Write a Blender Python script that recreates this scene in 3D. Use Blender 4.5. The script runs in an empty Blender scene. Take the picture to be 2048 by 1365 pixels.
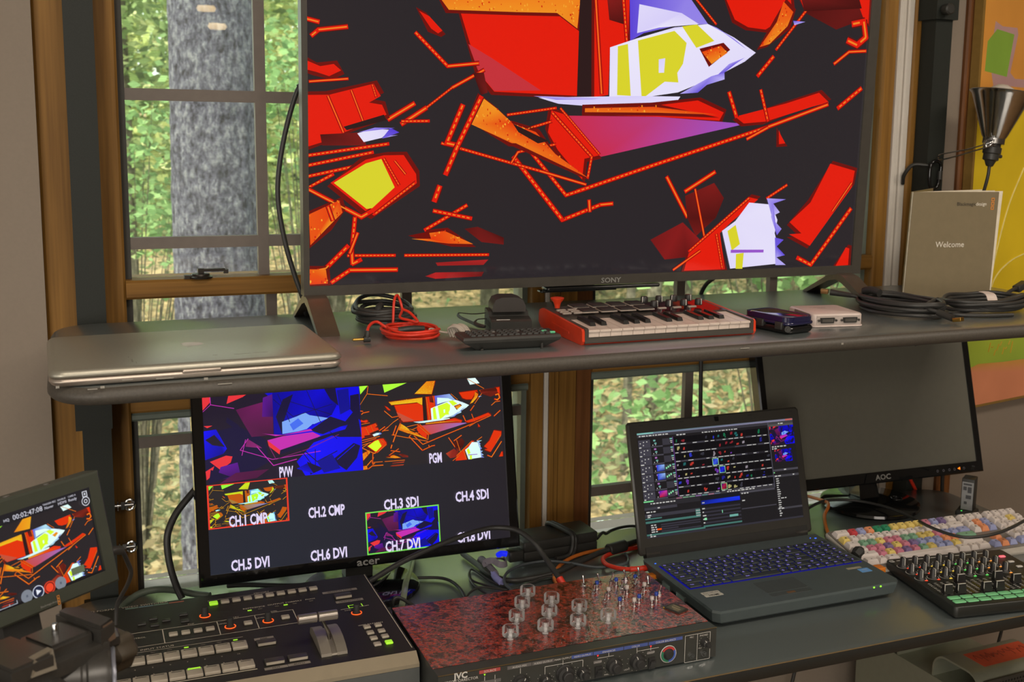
import bpy, bmesh, math, random
import numpy as np
from mathutils import Vector, Matrix
random.seed(7)
rng = np.random.default_rng(7)
SC = bpy.context.scene
COL = SC.collection
pi = math.pi

# ---------------------------------------------------------------- camera, world, sun, lamps, exposure
PITCH, ROLL, YAW, FPX, EYE = .1518, .0155, .3994, 2287.5, 1.55
fw = Vector((math.sin(YAW) * math.cos(PITCH), math.cos(YAW) * math.cos(PITCH), -math.sin(PITCH)))
rt = Vector((math.cos(YAW), -math.sin(YAW), 0))
up = rt.cross(fw)
CR = rt * math.cos(ROLL) + up * math.sin(ROLL)
CU = -rt * math.sin(ROLL) + up * math.cos(ROLL)
cam = bpy.data.cameras.new('camera')
cam.sensor_width = 36
cam.sensor_fit = 'HORIZONTAL'
cam.lens = FPX / 2048 * 36
cam.shift_x = -79.3 / 2048
cam.shift_y = -76.3 / 2048
cam.clip_start = .05
cam.clip_end = 300
cam.dof.use_dof = True
cam.dof.focus_distance = 1.75
cam.dof.aperture_fstop = 10
camo = bpy.data.objects.new('camera', cam)
COL.objects.link(camo)
camo.matrix_world = Matrix(((CR.x, CU.x, -fw.x, 0), (CR.y, CU.y, -fw.y, 0), (CR.z, CU.z, -fw.z, EYE), (0, 0, 0, 1)))
SC.camera = camo

world = bpy.data.worlds.new('world')
SC.world = world
world.use_nodes = True
wn = world.node_tree.nodes
wl = world.node_tree.links
bg = wn['Background']
tc = wn.new('ShaderNodeTexCoord')
sep = wn.new('ShaderNodeSeparateXYZ')
ramp = wn.new('ShaderNodeValToRGB')
ramp.color_ramp.elements[0].color = (.62, .72, .62, 1)
ramp.color_ramp.elements[0].position = .45
ramp.color_ramp.elements[1].color = (.80, .88, 1, 1)
ramp.color_ramp.elements[1].position = .8
wl.new(tc.outputs['Generated'], sep.inputs[0])
wl.new(sep.outputs['Z'], ramp.inputs[0])
wl.new(ramp.outputs[0], bg.inputs[0])
bg.inputs[1].default_value = 3.8

def lamp(name, kind, loc, rot, energy, color, size=1, size_y=None):
    l = bpy.data.lights.new(name, kind)
    l.energy = energy
    l.color = color
    if kind == 'AREA':
        l.size = size
        if size_y:
            l.shape = 'RECTANGLE'
            l.size_y = size_y
    if kind == 'SUN':
        l.angle = math.radians(2)
    o = bpy.data.objects.new(name, l)
    o.location = loc
    o.rotation_euler = rot
    COL.objects.link(o)
    return o
sd = Vector((.55, .42, -.95))
lamp('sun', 'SUN', (0, 0, 30), sd.to_track_quat('-Z', 'Y').to_euler(), 8.0, (1, .93, .78))
lamp('ceiling_lamp', 'AREA', (.3, .25, 2.62), (math.radians(6), 0, 0), 16, (1, .88, .74), 1.0, .5)
lamp('ceiling_lamp', 'AREA', (2.2, .4, 2.62), (math.radians(6), 0, 0), 22, (1, .88, .74), 1.0, .5)
lamp('rear_fill_light', 'AREA', (-2.1, -3.9, 1.5), (math.radians(90), 0, math.radians(-26)), 135, (1, .93, .83), 2.0, 1.7)  # unseen fill lamp behind the camera, added to brighten below the shelf
lamp('side_fill_light', 'AREA', (-2.6, .1, 1.25), (math.radians(90), 0, math.radians(-62)), 16, (1, .95, .88), 1.8, 1.5)  # weak unseen fill from the left, added for the mullion and shelf underside
lamp('ceiling_lamp', 'AREA', (.5, -2.4, 2.62), (0, 0, 0), 50, (1, .90, .79), 1.6, 1.6)
SC.view_settings.view_transform = 'Standard'
SC.view_settings.look = 'None'
SC.view_settings.exposure = 0
SC.view_settings.gamma = 1
SC.view_settings.use_curve_mapping = False

# ---------------------------------------------------------------- helpers
def lin(c):
    return tuple((x / 255 / 12.92) if x <= 10.3 else ((x / 255 + .055) / 1.055) ** 2.4 for x in c)

def ray(px, py):
    return CR * ((px - 1103.3) / FPX) - CU * ((py - 606.2) / FPX) + fw
def atz(px, py, z):                       # the photograph's pixel on the level z
    d = ray(px, py)
    return Vector((0, 0, EYE)) + d * ((z - EYE) / d.z)
def aty(px, py, y):                       # the photograph's pixel on the depth y
    d = ray(px, py)
    return Vector((0, 0, EYE)) + d * (y / d.y)

def mat(name, c, rough=.5, metal=0, var=.08, scale=60, bump=0, spec=.5, emit=None, es=1, coat=0, stretch=None, c2=None, rvar=.0, coatr=.05, coati=1.5):
    m = bpy.data.materials.new(name)
    m.use_nodes = True
    n, l = m.node_tree.nodes, m.node_tree.links
    b = n['Principled BSDF']
    b.inputs['Roughness'].default_value = rough
    b.inputs['Metallic'].default_value = metal
    b.inputs['Specular IOR Level'].default_value = spec
    b.inputs['Coat Weight'].default_value = coat
    b.inputs['Coat Roughness'].default_value = coatr
    b.inputs['Coat IOR'].default_value = coati
    co = lin(c)
    t = n.new('ShaderNodeTexCoord')
    mp = n.new('ShaderNodeMapping')
    if stretch:
        mp.inputs['Scale'].default_value = stretch
    l.new(t.outputs['Object'], mp.inputs[0])
    nz = n.new('ShaderNodeTexNoise')
    nz.inputs['Scale'].default_value = scale
    nz.inputs['Detail'].default_value = 4
    l.new(mp.outputs[0], nz.inputs['Vector'])
    rp = n.new('ShaderNodeValToRGB')
    rp.color_ramp.elements[0].position = .3
    rp.color_ramp.elements[1].position = .7
    lo = lin(c2) if c2 else tuple(x * (1 - var) for x in co)
    hi = co if c2 else tuple(min(1, x * (1 + var)) for x in co)
    rp.color_ramp.elements[0].color = (*lo, 1)
    rp.color_ramp.elements[1].color = (*hi, 1)
    l.new(nz.outputs['Fac'], rp.inputs[0])
    l.new(rp.outputs[0], b.inputs['Base Color'])
    if rvar:
        mr = n.new('ShaderNodeMapRange')
        mr.inputs['To Min'].default_value = max(0, rough - rvar)
        mr.inputs['To Max'].default_value = rough + rvar
        l.new(nz.outputs['Fac'], mr.inputs[0])
        l.new(mr.outputs[0], b.inputs['Roughness'])
    if bump:
        bp = n.new('ShaderNodeBump')
        bp.inputs['Strength'].default_value = bump
        bp.inputs['Distance'].default_value = .002
        l.new(nz.outputs['Fac'], bp.inputs['Height'])
        l.new(bp.outputs[0], b.inputs['Normal'])
    if emit:
        b.inputs['Emission Color'].default_value = (*lin(emit), 1)
        b.inputs['Emission Strength'].default_value = es
    return m

MT = {}
def M(key, *a, **k):
    if key not in MT:
        MT[key] = mat(key, *a, **k)
    return MT[key]

def picture_mat(name, rough, spec, es=1.0, base=(6, 6, 7)):
    m = bpy.data.materials.new(name)
    m.use_nodes = True
    n, l = m.node_tree.nodes, m.node_tree.links
    b = n['Principled BSDF']
    b.inputs['Base Color'].default_value = (*lin(base), 1)
    b.inputs['Roughness'].default_value = rough
    b.inputs['Specular IOR Level'].default_value = spec
    a = n.new('ShaderNodeVertexColor')
    a.layer_name = 'Col'
    l.new(a.outputs[0], b.inputs['Emission Color'])
    b.inputs['Emission Strength'].default_value = es
    return m
def paint_mat(name, rough=.6, spec=.4, noise=.12, scale=30):
    m = bpy.data.materials.new(name)
    m.use_nodes = True
    n, l = m.node_tree.nodes, m.node_tree.links
    b = n['Principled BSDF']
    b.inputs['Roughness'].default_value = rough
    b.inputs['Specular IOR Level'].default_value = spec
    a = n.new('ShaderNodeVertexColor')
    a.layer_name = 'Col'
    nz = n.new('ShaderNodeTexNoise')
    nz.inputs['Scale'].default_value = scale
    mr = n.new('ShaderNodeMapRange')
    mr.inputs['To Min'].default_value = 1 - noise
    mr.inputs['To Max'].default_value = 1 + noise
    l.new(nz.outputs['Fac'], mr.inputs[0])
    vm = n.new('ShaderNodeVectorMath')
    vm.operation = 'SCALE'
    l.new(a.outputs[0], vm.inputs[0])
    l.new(mr.outputs[0], vm.inputs['Scale'])
    l.new(vm.outputs[0], b.inputs['Base Color'])
    return m
def glass_mat(name, tint=(.97, .99, .97), fac=.05, rough=.0):
    m = bpy.data.materials.new(name)
    m.use_nodes = True
    n, l = m.node_tree.nodes, m.node_tree.links
    n.remove(n['Principled BSDF'])
    tr = n.new('ShaderNodeBsdfTransparent')
    tr.inputs[0].default_value = (*tint, 1)
    gl = n.new('ShaderNodeBsdfGlossy')
    gl.inputs['Roughness'].default_value = rough
    fr = n.new('ShaderNodeFresnel')
    fr.inputs[0].default_value = 1.45
    mx = n.new('ShaderNodeMixShader')
    l.new(fr.outputs[0], mx.inputs[0])
    l.new(tr.outputs[0], mx.inputs[1])
    l.new(gl.outputs[0], mx.inputs[2])
    l.new(mx.outputs[0], n['Material Output'].inputs[0])
    return m

class MB:
    def __init__(s):
        s.v, s.f, s.mi, s.c, s.has = [], [], [], [], False
        s.T = None
    def add(s, vs, fs, mi=0, col=None):
        o = len(s.v)
        if s.T is not None:
            vs = [s.T @ Vector(p) for p in vs]
        s.v += [tuple(p) for p in vs]
        for i, f in enumerate(fs):
            s.f.append([o + k for k in f])
            s.mi.append(mi)
            if col is None:
                s.c.append(None)
            else:
                s.has = True
                s.c.append(col if isinstance(col, list) else [col] * len(f))
        return s
    def box(s, c, d, mi=0, col=None, tx=1, ty=1, rz=0):
        x, y, z = d[0] / 2, d[1] / 2, d[2] / 2
        vs = []
        for k, a, b in ((-1, 1, 1), (1, tx, ty)):
            for i, j in ((-1, -1), (1, -1), (1, 1), (-1, 1)):
                p = Vector((i * x * a, j * y * b, k * z))
                if rz:
                    p = Matrix.Rotation(rz, 3, 'Z') @ p
                vs.append(p + Vector(c))
        return s.add(vs, [(3, 2, 1, 0), (4, 5, 6, 7), (0, 1, 5, 4), (1, 2, 6, 5), (2, 3, 7, 6), (3, 0, 4, 7)], mi, col)
    def bx(s, x0, x1, y0, y1, z0, z1, mi=0, col=None):
        return s.box(((x0 + x1) / 2, (y0 + y1) / 2, (z0 + z1) / 2), (x1 - x0, y1 - y0, z1 - z0), mi, col)
    def rings(s, rs, mi=0, col=None, cap=True, loop=True):
        n = len(rs[0])
        vs = [p for r in rs for p in r]
        fs = []
        for i in range(len(rs) - 1):
            for j in range(n if loop else n - 1):
                k = (j + 1) % n
                fs.append((i * n + j, i * n + k, (i + 1) * n + k, (i + 1) * n + j))
        if cap:
            fs.append(tuple(range(n))[::-1])
            fs.append(tuple((len(rs) - 1) * n + j for j in range(n)))
        return s.add(vs, fs, mi, col)
    def slab(s, w, d, z0, z1, r=.01, ch=.002, seg=5, c=(0, 0), mi=0, chb=None):
        def outl(ins):
            rr = max(r - ins, .0004)
            o = []
            for qx, qy, a0 in ((1, 1, 0), (-1, 1, pi / 2), (-1, -1, pi), (1, -1, 1.5 * pi)):
                for k in range(seg + 1):
                    a = a0 + pi / 2 * k / seg
                    o.append((c[0] + qx * (w / 2 - ins - rr) + rr * math.cos(a), c[1] + qy * (d / 2 - ins - rr) + rr * math.sin(a)))
            return o
        cb = ch if chb is None else chb
        lv = []
        for a in (0, .3, 1):
            lv.append((cb * (1 - a) ** 2, z0 + cb * a))
        for a in (1, .3, 0):
            lv.append((ch * (1 - a) ** 2, z1 - ch * a))
        return s.rings([[(x, y, z) for x, y in outl(i)] for i, z in lv], mi)
    def prof(s, pts, x0, x1, mi=0, axis='X'):
        def P(u, v, t):
            return (t, u, v) if axis == 'X' else ((u, t, v) if axis == 'Y' else (u, v, t))
        return s.rings([[P(u, v, x0) for u, v in pts], [P(u, v, x1) for u, v in pts]], mi)
    def lathe(s, prof, c=(0, 0, 0), n=20, mi=0, axis=None, cap=True):
        q = Vector(axis).normalized().to_track_quat('Z', 'Y').to_matrix() if axis is not None else Matrix.Identity(3)
        rs = []
        for r, z in prof:
            rs.append([Vector(c) + q @ Vector((r * math.cos(2 * pi * k / n), r * math.sin(2 * pi * k / n), z)) for k in range(n)])
        return s.rings(rs, mi, None, cap)
    def cyl(s, c, r, h, n=16, mi=0, axis=None, r2=None, ch=0):
        r2 = r if r2 is None else r2
        p = [(r, 0), (r2, h)] if not ch else [(r - ch, 0), (r, ch), (r2, h - ch), (r2 - ch, h)]
        return s.lathe(p, c, n, mi, axis)
    def tube(s, pts, r, n=8, mi=0, smooth=6, closed=False, flat=1):
        P = [Vector(p) for p in pts]
        if smooth:
            Q = []
            m = len(P)
            for i in range(m if closed else m - 1):
                a = P[(i - 1) % m] if closed or i > 0 else P[0] * 2 - P[1]
                b, c = P[i], P[(i + 1) % m]
                d = P[(i + 2) % m] if closed or i + 2 < m else c * 2 - b
                for k in range(smooth):
                    t = k / smooth
                    Q.append(.5 * ((2 * b) + (c - a) * t + (2 * a - 5 * b + 4 * c - d) * t * t + (3 * b - a - 3 * c + d) * t ** 3))
            if not closed:
                Q.append(P[-1])
            P = Q
        rs = []
        m = len(P)
        ref = None
        for i, p in enumerate(P):
            t = (P[(i + 1) % m] - P[i - 1]) if closed else (P[min(i + 1, m - 1)] - P[max(i - 1, 0)])
            if t.length < 1e-9:
                t = Vector((1, 0, 0))
            t.normalize()
            if ref is None:
                ref = Vector((0, 0, 1)) if abs(t.z) < .9 else Vector((1, 0, 0))
            ref = (ref - t * ref.dot(t))
            if ref.length < 1e-6:
                ref = t.orthogonal()
            ref.normalize()
            bb = t.cross(ref)
            rr = r(i / (m - 1)) if callable(r) else r
            rs.append([p + ref * (rr * flat * math.cos(2 * pi * k / n)) + bb * (rr * math.sin(2 * pi * k / n)) for k in range(n)])
        if closed:
            rs.append(rs[0])
        return s.rings(rs, mi, None, not closed)
    def poly(s, pts, mi=0, col=None):
        return s.add(pts, [tuple(range(len(pts)))], mi, col)
    def text(s, body, size, org=(0, 0, 0), U=(1, 0, 0), V=(0, 0, 1), align='CENTER', xs=1, mi=0, col=None, bold=0):
        vs, fs, w = text_geo(body, bold)
        ox = {'CENTER': -w / 2, 'LEFT': 0, 'RIGHT': -w}[align]
        U, V, org = Vector(U), Vector(V), Vector(org)
        return s.add([org + U * ((x + ox) * size * xs) + V * (y * size) for x, y in vs], fs, mi, col)
    def build(s, name, mats, parent=None, smooth=None, coll=True):
        me = bpy.data.meshes.new(name)
        me.from_pydata(s.v, [], s.f)
        for m in (mats if isinstance(mats, (list, tuple)) else [mats]):
            me.materials.append(m)
        me.polygons.foreach_set('material_index', s.mi)
        if s.has:
            ca = me.color_attributes.new('Col', 'FLOAT_COLOR', 'CORNER')
            arr = []
            for f, c in zip(s.f, s.c):
                for k in range(len(f)):
                    cc = (0, 0, 0) if c is None else c[k % len(c)]
                    arr += [cc[0], cc[1], cc[2], 1]
            ca.data.foreach_set('color', arr)
        me.update()
        if smooth is not None:
            me.polygons.foreach_set('use_smooth', [True] * len(s.f))
            me.set_sharp_from_angle(angle=math.radians(smooth))
        return mk(name, me, parent)
def mk(name, me, parent=None):
    o = bpy.data.objects.new(name, me)
    COL.objects.link(o)
    if parent:
        o.parent = parent
    return o
TXT = {}
def text_geo(body, bold=0):
    k = (body, bold)
    if k not in TXT:
        cu = bpy.data.curves.new('text', 'FONT')
        cu.body = body
        cu.size = 1
        cu.offset = bold
        cu.resolution_u = 2
        o = bpy.data.objects.new('text', cu)
        me = o.to_mesh()
        vs = [(v.co.x, v.co.y) for v in me.vertices]
        fs = [tuple(p.vertices) for p in me.polygons]
        o.to_mesh_clear()
        bpy.data.objects.remove(o)
        bpy.data.curves.remove(cu)
        h = .7
        w = max([x for x, y in vs] + [0])
        TXT[k] = ([(x, y - h / 2) for x, y in vs], fs, w)
    return TXT[k]
def thing(name, label, cat, loc=(0, 0, 0), rz=0, group=None, mtx=None):
    o = bpy.data.objects.new(name, None)
    o.empty_display_size = .02
    COL.objects.link(o)
    if mtx is not None:
        o.matrix_world = mtx
    else:
        o.location = loc
        o.rotation_euler = (0, 0, rz)
    return tag(o, label, cat, group)
def tag(o, label, cat, group=None):
    o['label'] = label
    o['category'] = cat
    if group:
        o['group'] = group
    return o
def struct(o, kind='structure'):
    o['kind'] = kind
    return o
def inst(src, name, parent, T=None, mats=None):      # another part that shares mesh data
    o = bpy.data.objects.new(name, src.data)
    COL.objects.link(o)
    o.parent = parent
    if T is not None:
        o.matrix_basis = T if isinstance(T, Matrix) else Matrix.Translation(T)
    if mats:
        for i, m in enumerate(mats):
            o.material_slots[i].link = 'OBJECT'
            o.material_slots[i].material = m
    return o
def Tr(x, y, z, rz=0, rx=0, ry=0):
    return Matrix.Translation((x, y, z)) @ Matrix.Rotation(rz, 4, 'Z') @ Matrix.Rotation(ry, 4, 'Y') @ Matrix.Rotation(rx, 4, 'X')

BLACK = M('black_plastic', (50, 49, 46), .42, spec=.4, rvar=.06)
MATTE = M('matte_black', (44, 43, 41), .6, spec=.35)
GLOSS = M('gloss_black', (22, 22, 22), .08, spec=.5)
RUBBER = M('black_rubber', (50, 49, 47), .45, spec=.45)
CHROME = M('chrome', (205, 205, 205), .16, 1)
STEEL = M('brushed_steel', (150, 148, 145), .3, 1)
WHITEINK = M('white_ink', (200, 196, 188), .6)
GOLD = M('gold_contact', (200, 160, 80), .25, 1)
# ---------------------------------------------------------------- room
def wood_mat(name, c1, c2, axis='Z', rough=.5):
    m = bpy.data.materials.new(name)
    m.use_nodes = True
    n, l = m.node_tree.nodes, m.node_tree.links
    b = n['Principled BSDF']
    b.inputs['Roughness'].default_value = rough
    b.inputs['Specular IOR Level'].default_value = .25
    t = n.new('ShaderNodeTexCoord')
    mp = n.new('ShaderNodeMapping')
    mp.inputs['Scale'].default_value = (14, 14, 1.1) if axis == 'Z' else (1.1, 14, 14)
    l.new(t.outputs['Object'], mp.inputs[0])
    n1 = n.new('ShaderNodeTexNoise')
    n1.inputs['Scale'].default_value = 1.4
    n1.inputs['Detail'].default_value = 3
    n1.inputs['Distortion'].default_value = .5
    l.new(mp.outputs[0], n1.inputs['Vector'])
    mp2 = n.new('ShaderNodeMapping')
    mp2.inputs['Scale'].default_value = (110, 110, 3) if axis == 'Z' else (3, 110, 110)
    l.new(t.outputs['Object'], mp2.inputs[0])
    n2 = n.new('ShaderNodeTexNoise')
    n2.inputs['Scale'].default_value = 1.6
    n2.inputs['Detail'].default_value = 2
    l.new(mp2.outputs[0], n2.inputs['Vector'])
    ad = n.new('ShaderNodeMath')
    ad.operation = 'MULTIPLY_ADD'
    l.new(n2.outputs['Fac'], ad.inputs[0])
    ad.inputs[1].default_value = .55
    l.new(n1.outputs['Fac'], ad.inputs[2])
    rp = n.new('ShaderNodeValToRGB')
    rp.color_ramp.elements[0].position = .52
    rp.color_ramp.elements[1].position = .98
    rp.color_ramp.elements[0].color = (*lin(c1), 1)
    rp.color_ramp.elements[1].color = (*lin(c2), 1)
    l.new(ad.outputs[0], rp.inputs[0])
    l.new(rp.outputs[0], b.inputs['Base Color'])
    return m
WOOD = wood_mat('cedar_wood', (112, 78, 32), (154, 112, 52))
WOODX = wood_mat('cedar_wood_across', (110, 76, 32), (150, 108, 50), 'X')
DKWOOD = wood_mat('dark_wood', (92, 56, 28), (128, 82, 44))
WALL = mat('wall_paint', (134, 122, 109), .7, var=.02, scale=180, bump=.05, spec=.3)
WHITE = mat('white_track', (205, 198, 188), .45, var=.02)
GREYV = mat('grey_muntin', (112, 102, 94), .5, var=.05)
GREYG = mat('glazing_strip', (112, 122, 112), .45, var=.05)
CEIL = mat('ceiling_paint', (222, 218, 210), .8, var=.02)
FLOOR = wood_mat('floor_boards', (120, 92, 62), (150, 118, 82), 'X', .4)
PANE = glass_mat('window_glass')

def one(name, fn, m, parent=None, smooth=None):
    b = MB()
    fn(b)
    return b.build(name, m, parent, smooth)
YW = 2.05
def wallpieces(b):
    b.bx(-3.2, -.044, YW - .02, YW + .16, 0, 2.7)
    b.bx(1.776, 1.90, YW + .0, YW + .16, 0, 2.7)
    b.bx(-.044, 1.776, YW + .01, YW + .16, 2.30, 2.7)
    b.bx(-.044, 1.776, YW + .01, YW + .16, 0, .695)
struct(one('wall_back', wallpieces, WALL))
A12 = math.radians(12)
wr = struct(one('wall_right', lambda b: b.bx(0, 3.2, 0, .15, 0, 2.7), WALL))
wr.location = (1.895, YW - .005, 0)
wr.rotation_euler = (0, 0, A12)
struct(one('wall_left', lambda b: b.bx(-3.3, -3.2, -4.2, YW + .16, 0, 2.7), WALL))
struct(one('wall_rear', lambda b: b.bx(-3.3, 5.2, -4.3, -4.2, 0, 2.7), WALL))
struct(one('wall_side', lambda b: b.bx(5.0, 5.1, -4.2, 2.9, 0, 2.7), WALL))
struct(one('ceiling', lambda b: b.bx(-3.3, 5.2, -4.3, 2.9, 2.7, 2.85), CEIL))
fl = MB()
fl.bx(-3.3, 5.2, -4.3, 2.9, -.12, -.02)
flo = struct(fl.build('floor', mat('sub_floor', (70, 55, 40), .8)))
fb = MB().bx(0, 1.6, 0, .118, -.02, 0)
p0 = None
for iy in range(22):
    for ix in range(6):
        x = -3.3 + ix * 1.62 - (iy % 3) * .5
        y = .05 + iy * .12
        if -.3 < x < 4 and y < 2.02:
            if p0 is None:
                p0 = fb.build('floor_board', FLOOR, flo)
                p0.location = (x, y, 0)
            else:
                inst(p0, 'floor_board', flo, Vector((x, y, 0)))

# casings, mullions
t1 = struct(thing('trim_1', 'cedar jamb board left of the windows behind the black post', 'trim'))
for k in list(t1.keys()):
    if k in ('label', 'category'):
        del t1[k]
def stile(b, x0, x1, y0, z0=.70, z1=2.3, ch=.004):
    b.rings([[(x0, YW + .09, z), (x0, y0 + ch, z), (x0 + ch, y0, z), (x1 - ch, y0, z), (x1, y0 + ch, z), (x1, YW + .09, z)] for z in (z0, z1)])
def emp(name):
    o = bpy.data.objects.new(name, None)
    o.empty_display_size = .02
    COL.objects.link(o)
    return struct(o)
bpy.data.objects.remove(t1)
t1 = emp('trim_1')
one('casing_board', lambda b: stile(b, -.044, .034, YW), WOOD, t1)
one('casing_board', lambda b: stile(b, .035, .0815, YW + .012), WOOD, t1)
t2 = emp('trim_2')
for x0, x1, dy in ((.826, .853, .004), (.8635, .876, .0), (.8765, .886, .003), (.8865, .926, .008), (.9265, .963, .016)):
    one('casing_board', lambda b: stile(b, x0, x1, YW + dy, ch=.002), WOOD if dy != .016 else DKWOOD, t2)
one('casing_board', lambda b: stile(b, .8535, .863, YW + .001, ch=.002), WHITE, t2)
t3 = emp('trim_3')
one('casing_board', lambda b: stile(b, 1.640, 1.674, YW + .004), WOOD, t3)
for x0, x1, dy in ((1.6745, 1.684, .0), (1.6845, 1.697, .006), (1.6975, 1.715, .002)):
    one('track_strip', lambda b: stile(b, x0, x1, YW + dy, ch=.003), WHITE, t3)
one('casing_board', lambda b: stile(b, 1.7155, 1.776, YW + .0), WOOD, t3)
t4 = emp('trim_4')
one('casing_board', lambda b: stile(b, 1.852, 1.893, YW - .012), DKWOOD, t4)
# windows
def window(name, xl, xr, rails, mv, mh, panes, screens, sill):
    w = emp(name)
    for z0, z1, m, dy in rails:
        one('rail', lambda b: stile_h(b, xl, xr, z0, z1, YW + dy), m, w)
    for side, x in (('l', xl), ('r', xr)):
        s = -1 if side == 'r' else 1
        one('sash_stile', lambda b: b.bx(min(x, x + s * .011), max(x, x + s * .011), YW + .03, YW + .08, .70, 2.3), GREYG if side == 'r' else M('dark_seal', (52, 50, 44), .6), w)
    for x, z0, z1 in mv:
        one('muntin', lambda b: b.bx(x - .0095, x + .0095, YW + .03, YW + .045, z0, z1), GREYV, w)
    for z, x0, x1 in mh:
        one('muntin', lambda b: b.bx(x0, x1, YW + .031, YW + .046, z - .010, z + .010), GREYV, w)
    for z0, z1 in panes:
        one('pane', lambda b: b.bx(xl, xr, YW + .05, YW + .053, z0, z1), PANE, w)
    for z0, z1 in screens:
        one('insect_screen', lambda b: b.poly([(xl, YW + .085, z0), (xr, YW + .085, z0), (xr, YW + .085, z1), (xl, YW + .085, z1)]), SCREEN, w)
    one('sill', lambda b: b.bx(xl, xr, YW + .014, YW + .075, .690, .716 if xl < .5 else .700), M('sill_taupe', (150, 140, 128), .5), w)
    return w
def stile_h(b, x0, x1, z0, z1, y0, ch=.004):
    b.rings([[(x, YW + .09, z0), (x, y0 + ch, z0), (x, y0, z0 + ch), (x, y0, z1 - ch), (x, y0 + ch, z1), (x, YW + .09, z1)] for x in (x0, x1)])
# screen cloth: fine weave, mostly open
SCREEN = bpy.data.materials.new('insect_screen')
SCREEN.use_nodes = True
n, l = SCREEN.node_tree.nodes, SCREEN.node_tree.links
n.remove(n['Principled BSDF'])
tr = n.new('ShaderNodeBsdfTransparent')
df = n.new('ShaderNodeBsdfDiffuse')
df.inputs[0].default_value = (*lin((150, 158, 156)), 1)
wv = n.new('ShaderNodeTexNoise')
tcx = n.new('ShaderNodeTexCoord')
mpx = n.new('ShaderNodeMapping')
mpx.inputs['Scale'].default_value = (60, 60, 700)
l.new(tcx.outputs['Object'], mpx.inputs[0])
l.new(mpx.outputs[0], wv.inputs['Vector'])
wv.inputs['Scale'].default_value = 1
mr = n.new('ShaderNodeMapRange')
mr.inputs['To Min'].default_value = .0
mr.inputs['To Max'].default_value = .42
l.new(wv.outputs['Fac'], mr.inputs[0])
mx = n.new('ShaderNodeMixShader')
l.new(mr.outputs[0], mx.inputs[0])
l.new(tr.outputs[0], mx.inputs[1])
l.new(df.outputs[0], mx.inputs[2])
l.new(mx.outputs[0], n['Material Output'].inputs[0])
window('window_1', .0815, .826,
       [(1.2490, 1.2815, WOODX, .005), (1.0465, 1.0715, WOODX, .016), (1.072, 1.079, WHITE, .018), (1.0795, 1.115, GREYG, .02), (1.031, 1.046, GREYG, .02)],
       [(.3165, 1.2815, 2.3), (.3285, 1.115, 1.249), (.5805, 1.115, 1.249), (.3285, .728, 1.03), (.5805, .728, 1.03)],
       [(1.5960, .0925, .815), (1.3425, .0925, .815), (1.88, .0925, .815), (.9895, .0925, .815)],
       [(1.2815, 2.3), (1.115, 1.249), (.728, 1.031)], [(.728, 2.3)], 1)
window('window_2', .963, 1.640,
       [(1.249, 1.2815, WOODX, .005), (1.060, 1.115, WOODX, .012), (1.042, 1.0595, GREYG, .02)],
       [(1.1715, 1.115, 2.3), (1.400, 1.115, 2.3), (1.199, .728, 1.042), (1.43, .728, 1.042)],
       [(1.5960, .974, 1.629), (1.3425, .974, 1.629), (.8010, .974, 1.629)],
       [(1.2815, 2.3), (1.115, 1.249), (.728, 1.042)], [(.728, 2.3)], 1)
# sash lock on the left meeting rail
sl = MB()
sl.lathe([(.001, 0), (.020, 0), (.021, .003), (.016, .005), (.015, .008), (.0, .009)], (.2045, 2.062, 1.2815), 18)
sl.box((.190, 2.062, 1.2845), (.026, .016, .006))
sl.box((.2225, 2.060, 1.2955), (.046, .009, .005), rz=.05)
sl.box((.2050, 2.062, 1.2935), (.010, .010, .010))
sl.box((.2470, 2.060, 1.2925), (.008, .009, .007))
lk = sl.build('sash_lock', M('dark_bronze', (52, 46, 40), .4, .4), bpy.data.objects['window_1'], 40)

# two bare lamps further back in the room (their gleam shows in the left pane)
lt = thing('track_lamp', 'warm tubular lamps on a short rail at the back of the room', 'lamp', (.85, -3, 2.2))
one('rail', lambda b: b.bx(-.02, .02, -.02, .02, .05, .5), BLACK, lt)
for dx, dz in ((-.06, .015), (.0, -.085)):
    b = MB()
    b.lathe([(.002, -.055), (.018, -.045), (.02, 0), (.018, .045), (.002, .055)], (dx, .03, dz), 12, axis=(1, 0, 0))
    b.build('bulb', M('warm_bulb', (255, 240, 210), .5, emit=(255, 214, 150), es=9), lt, 40)

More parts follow.
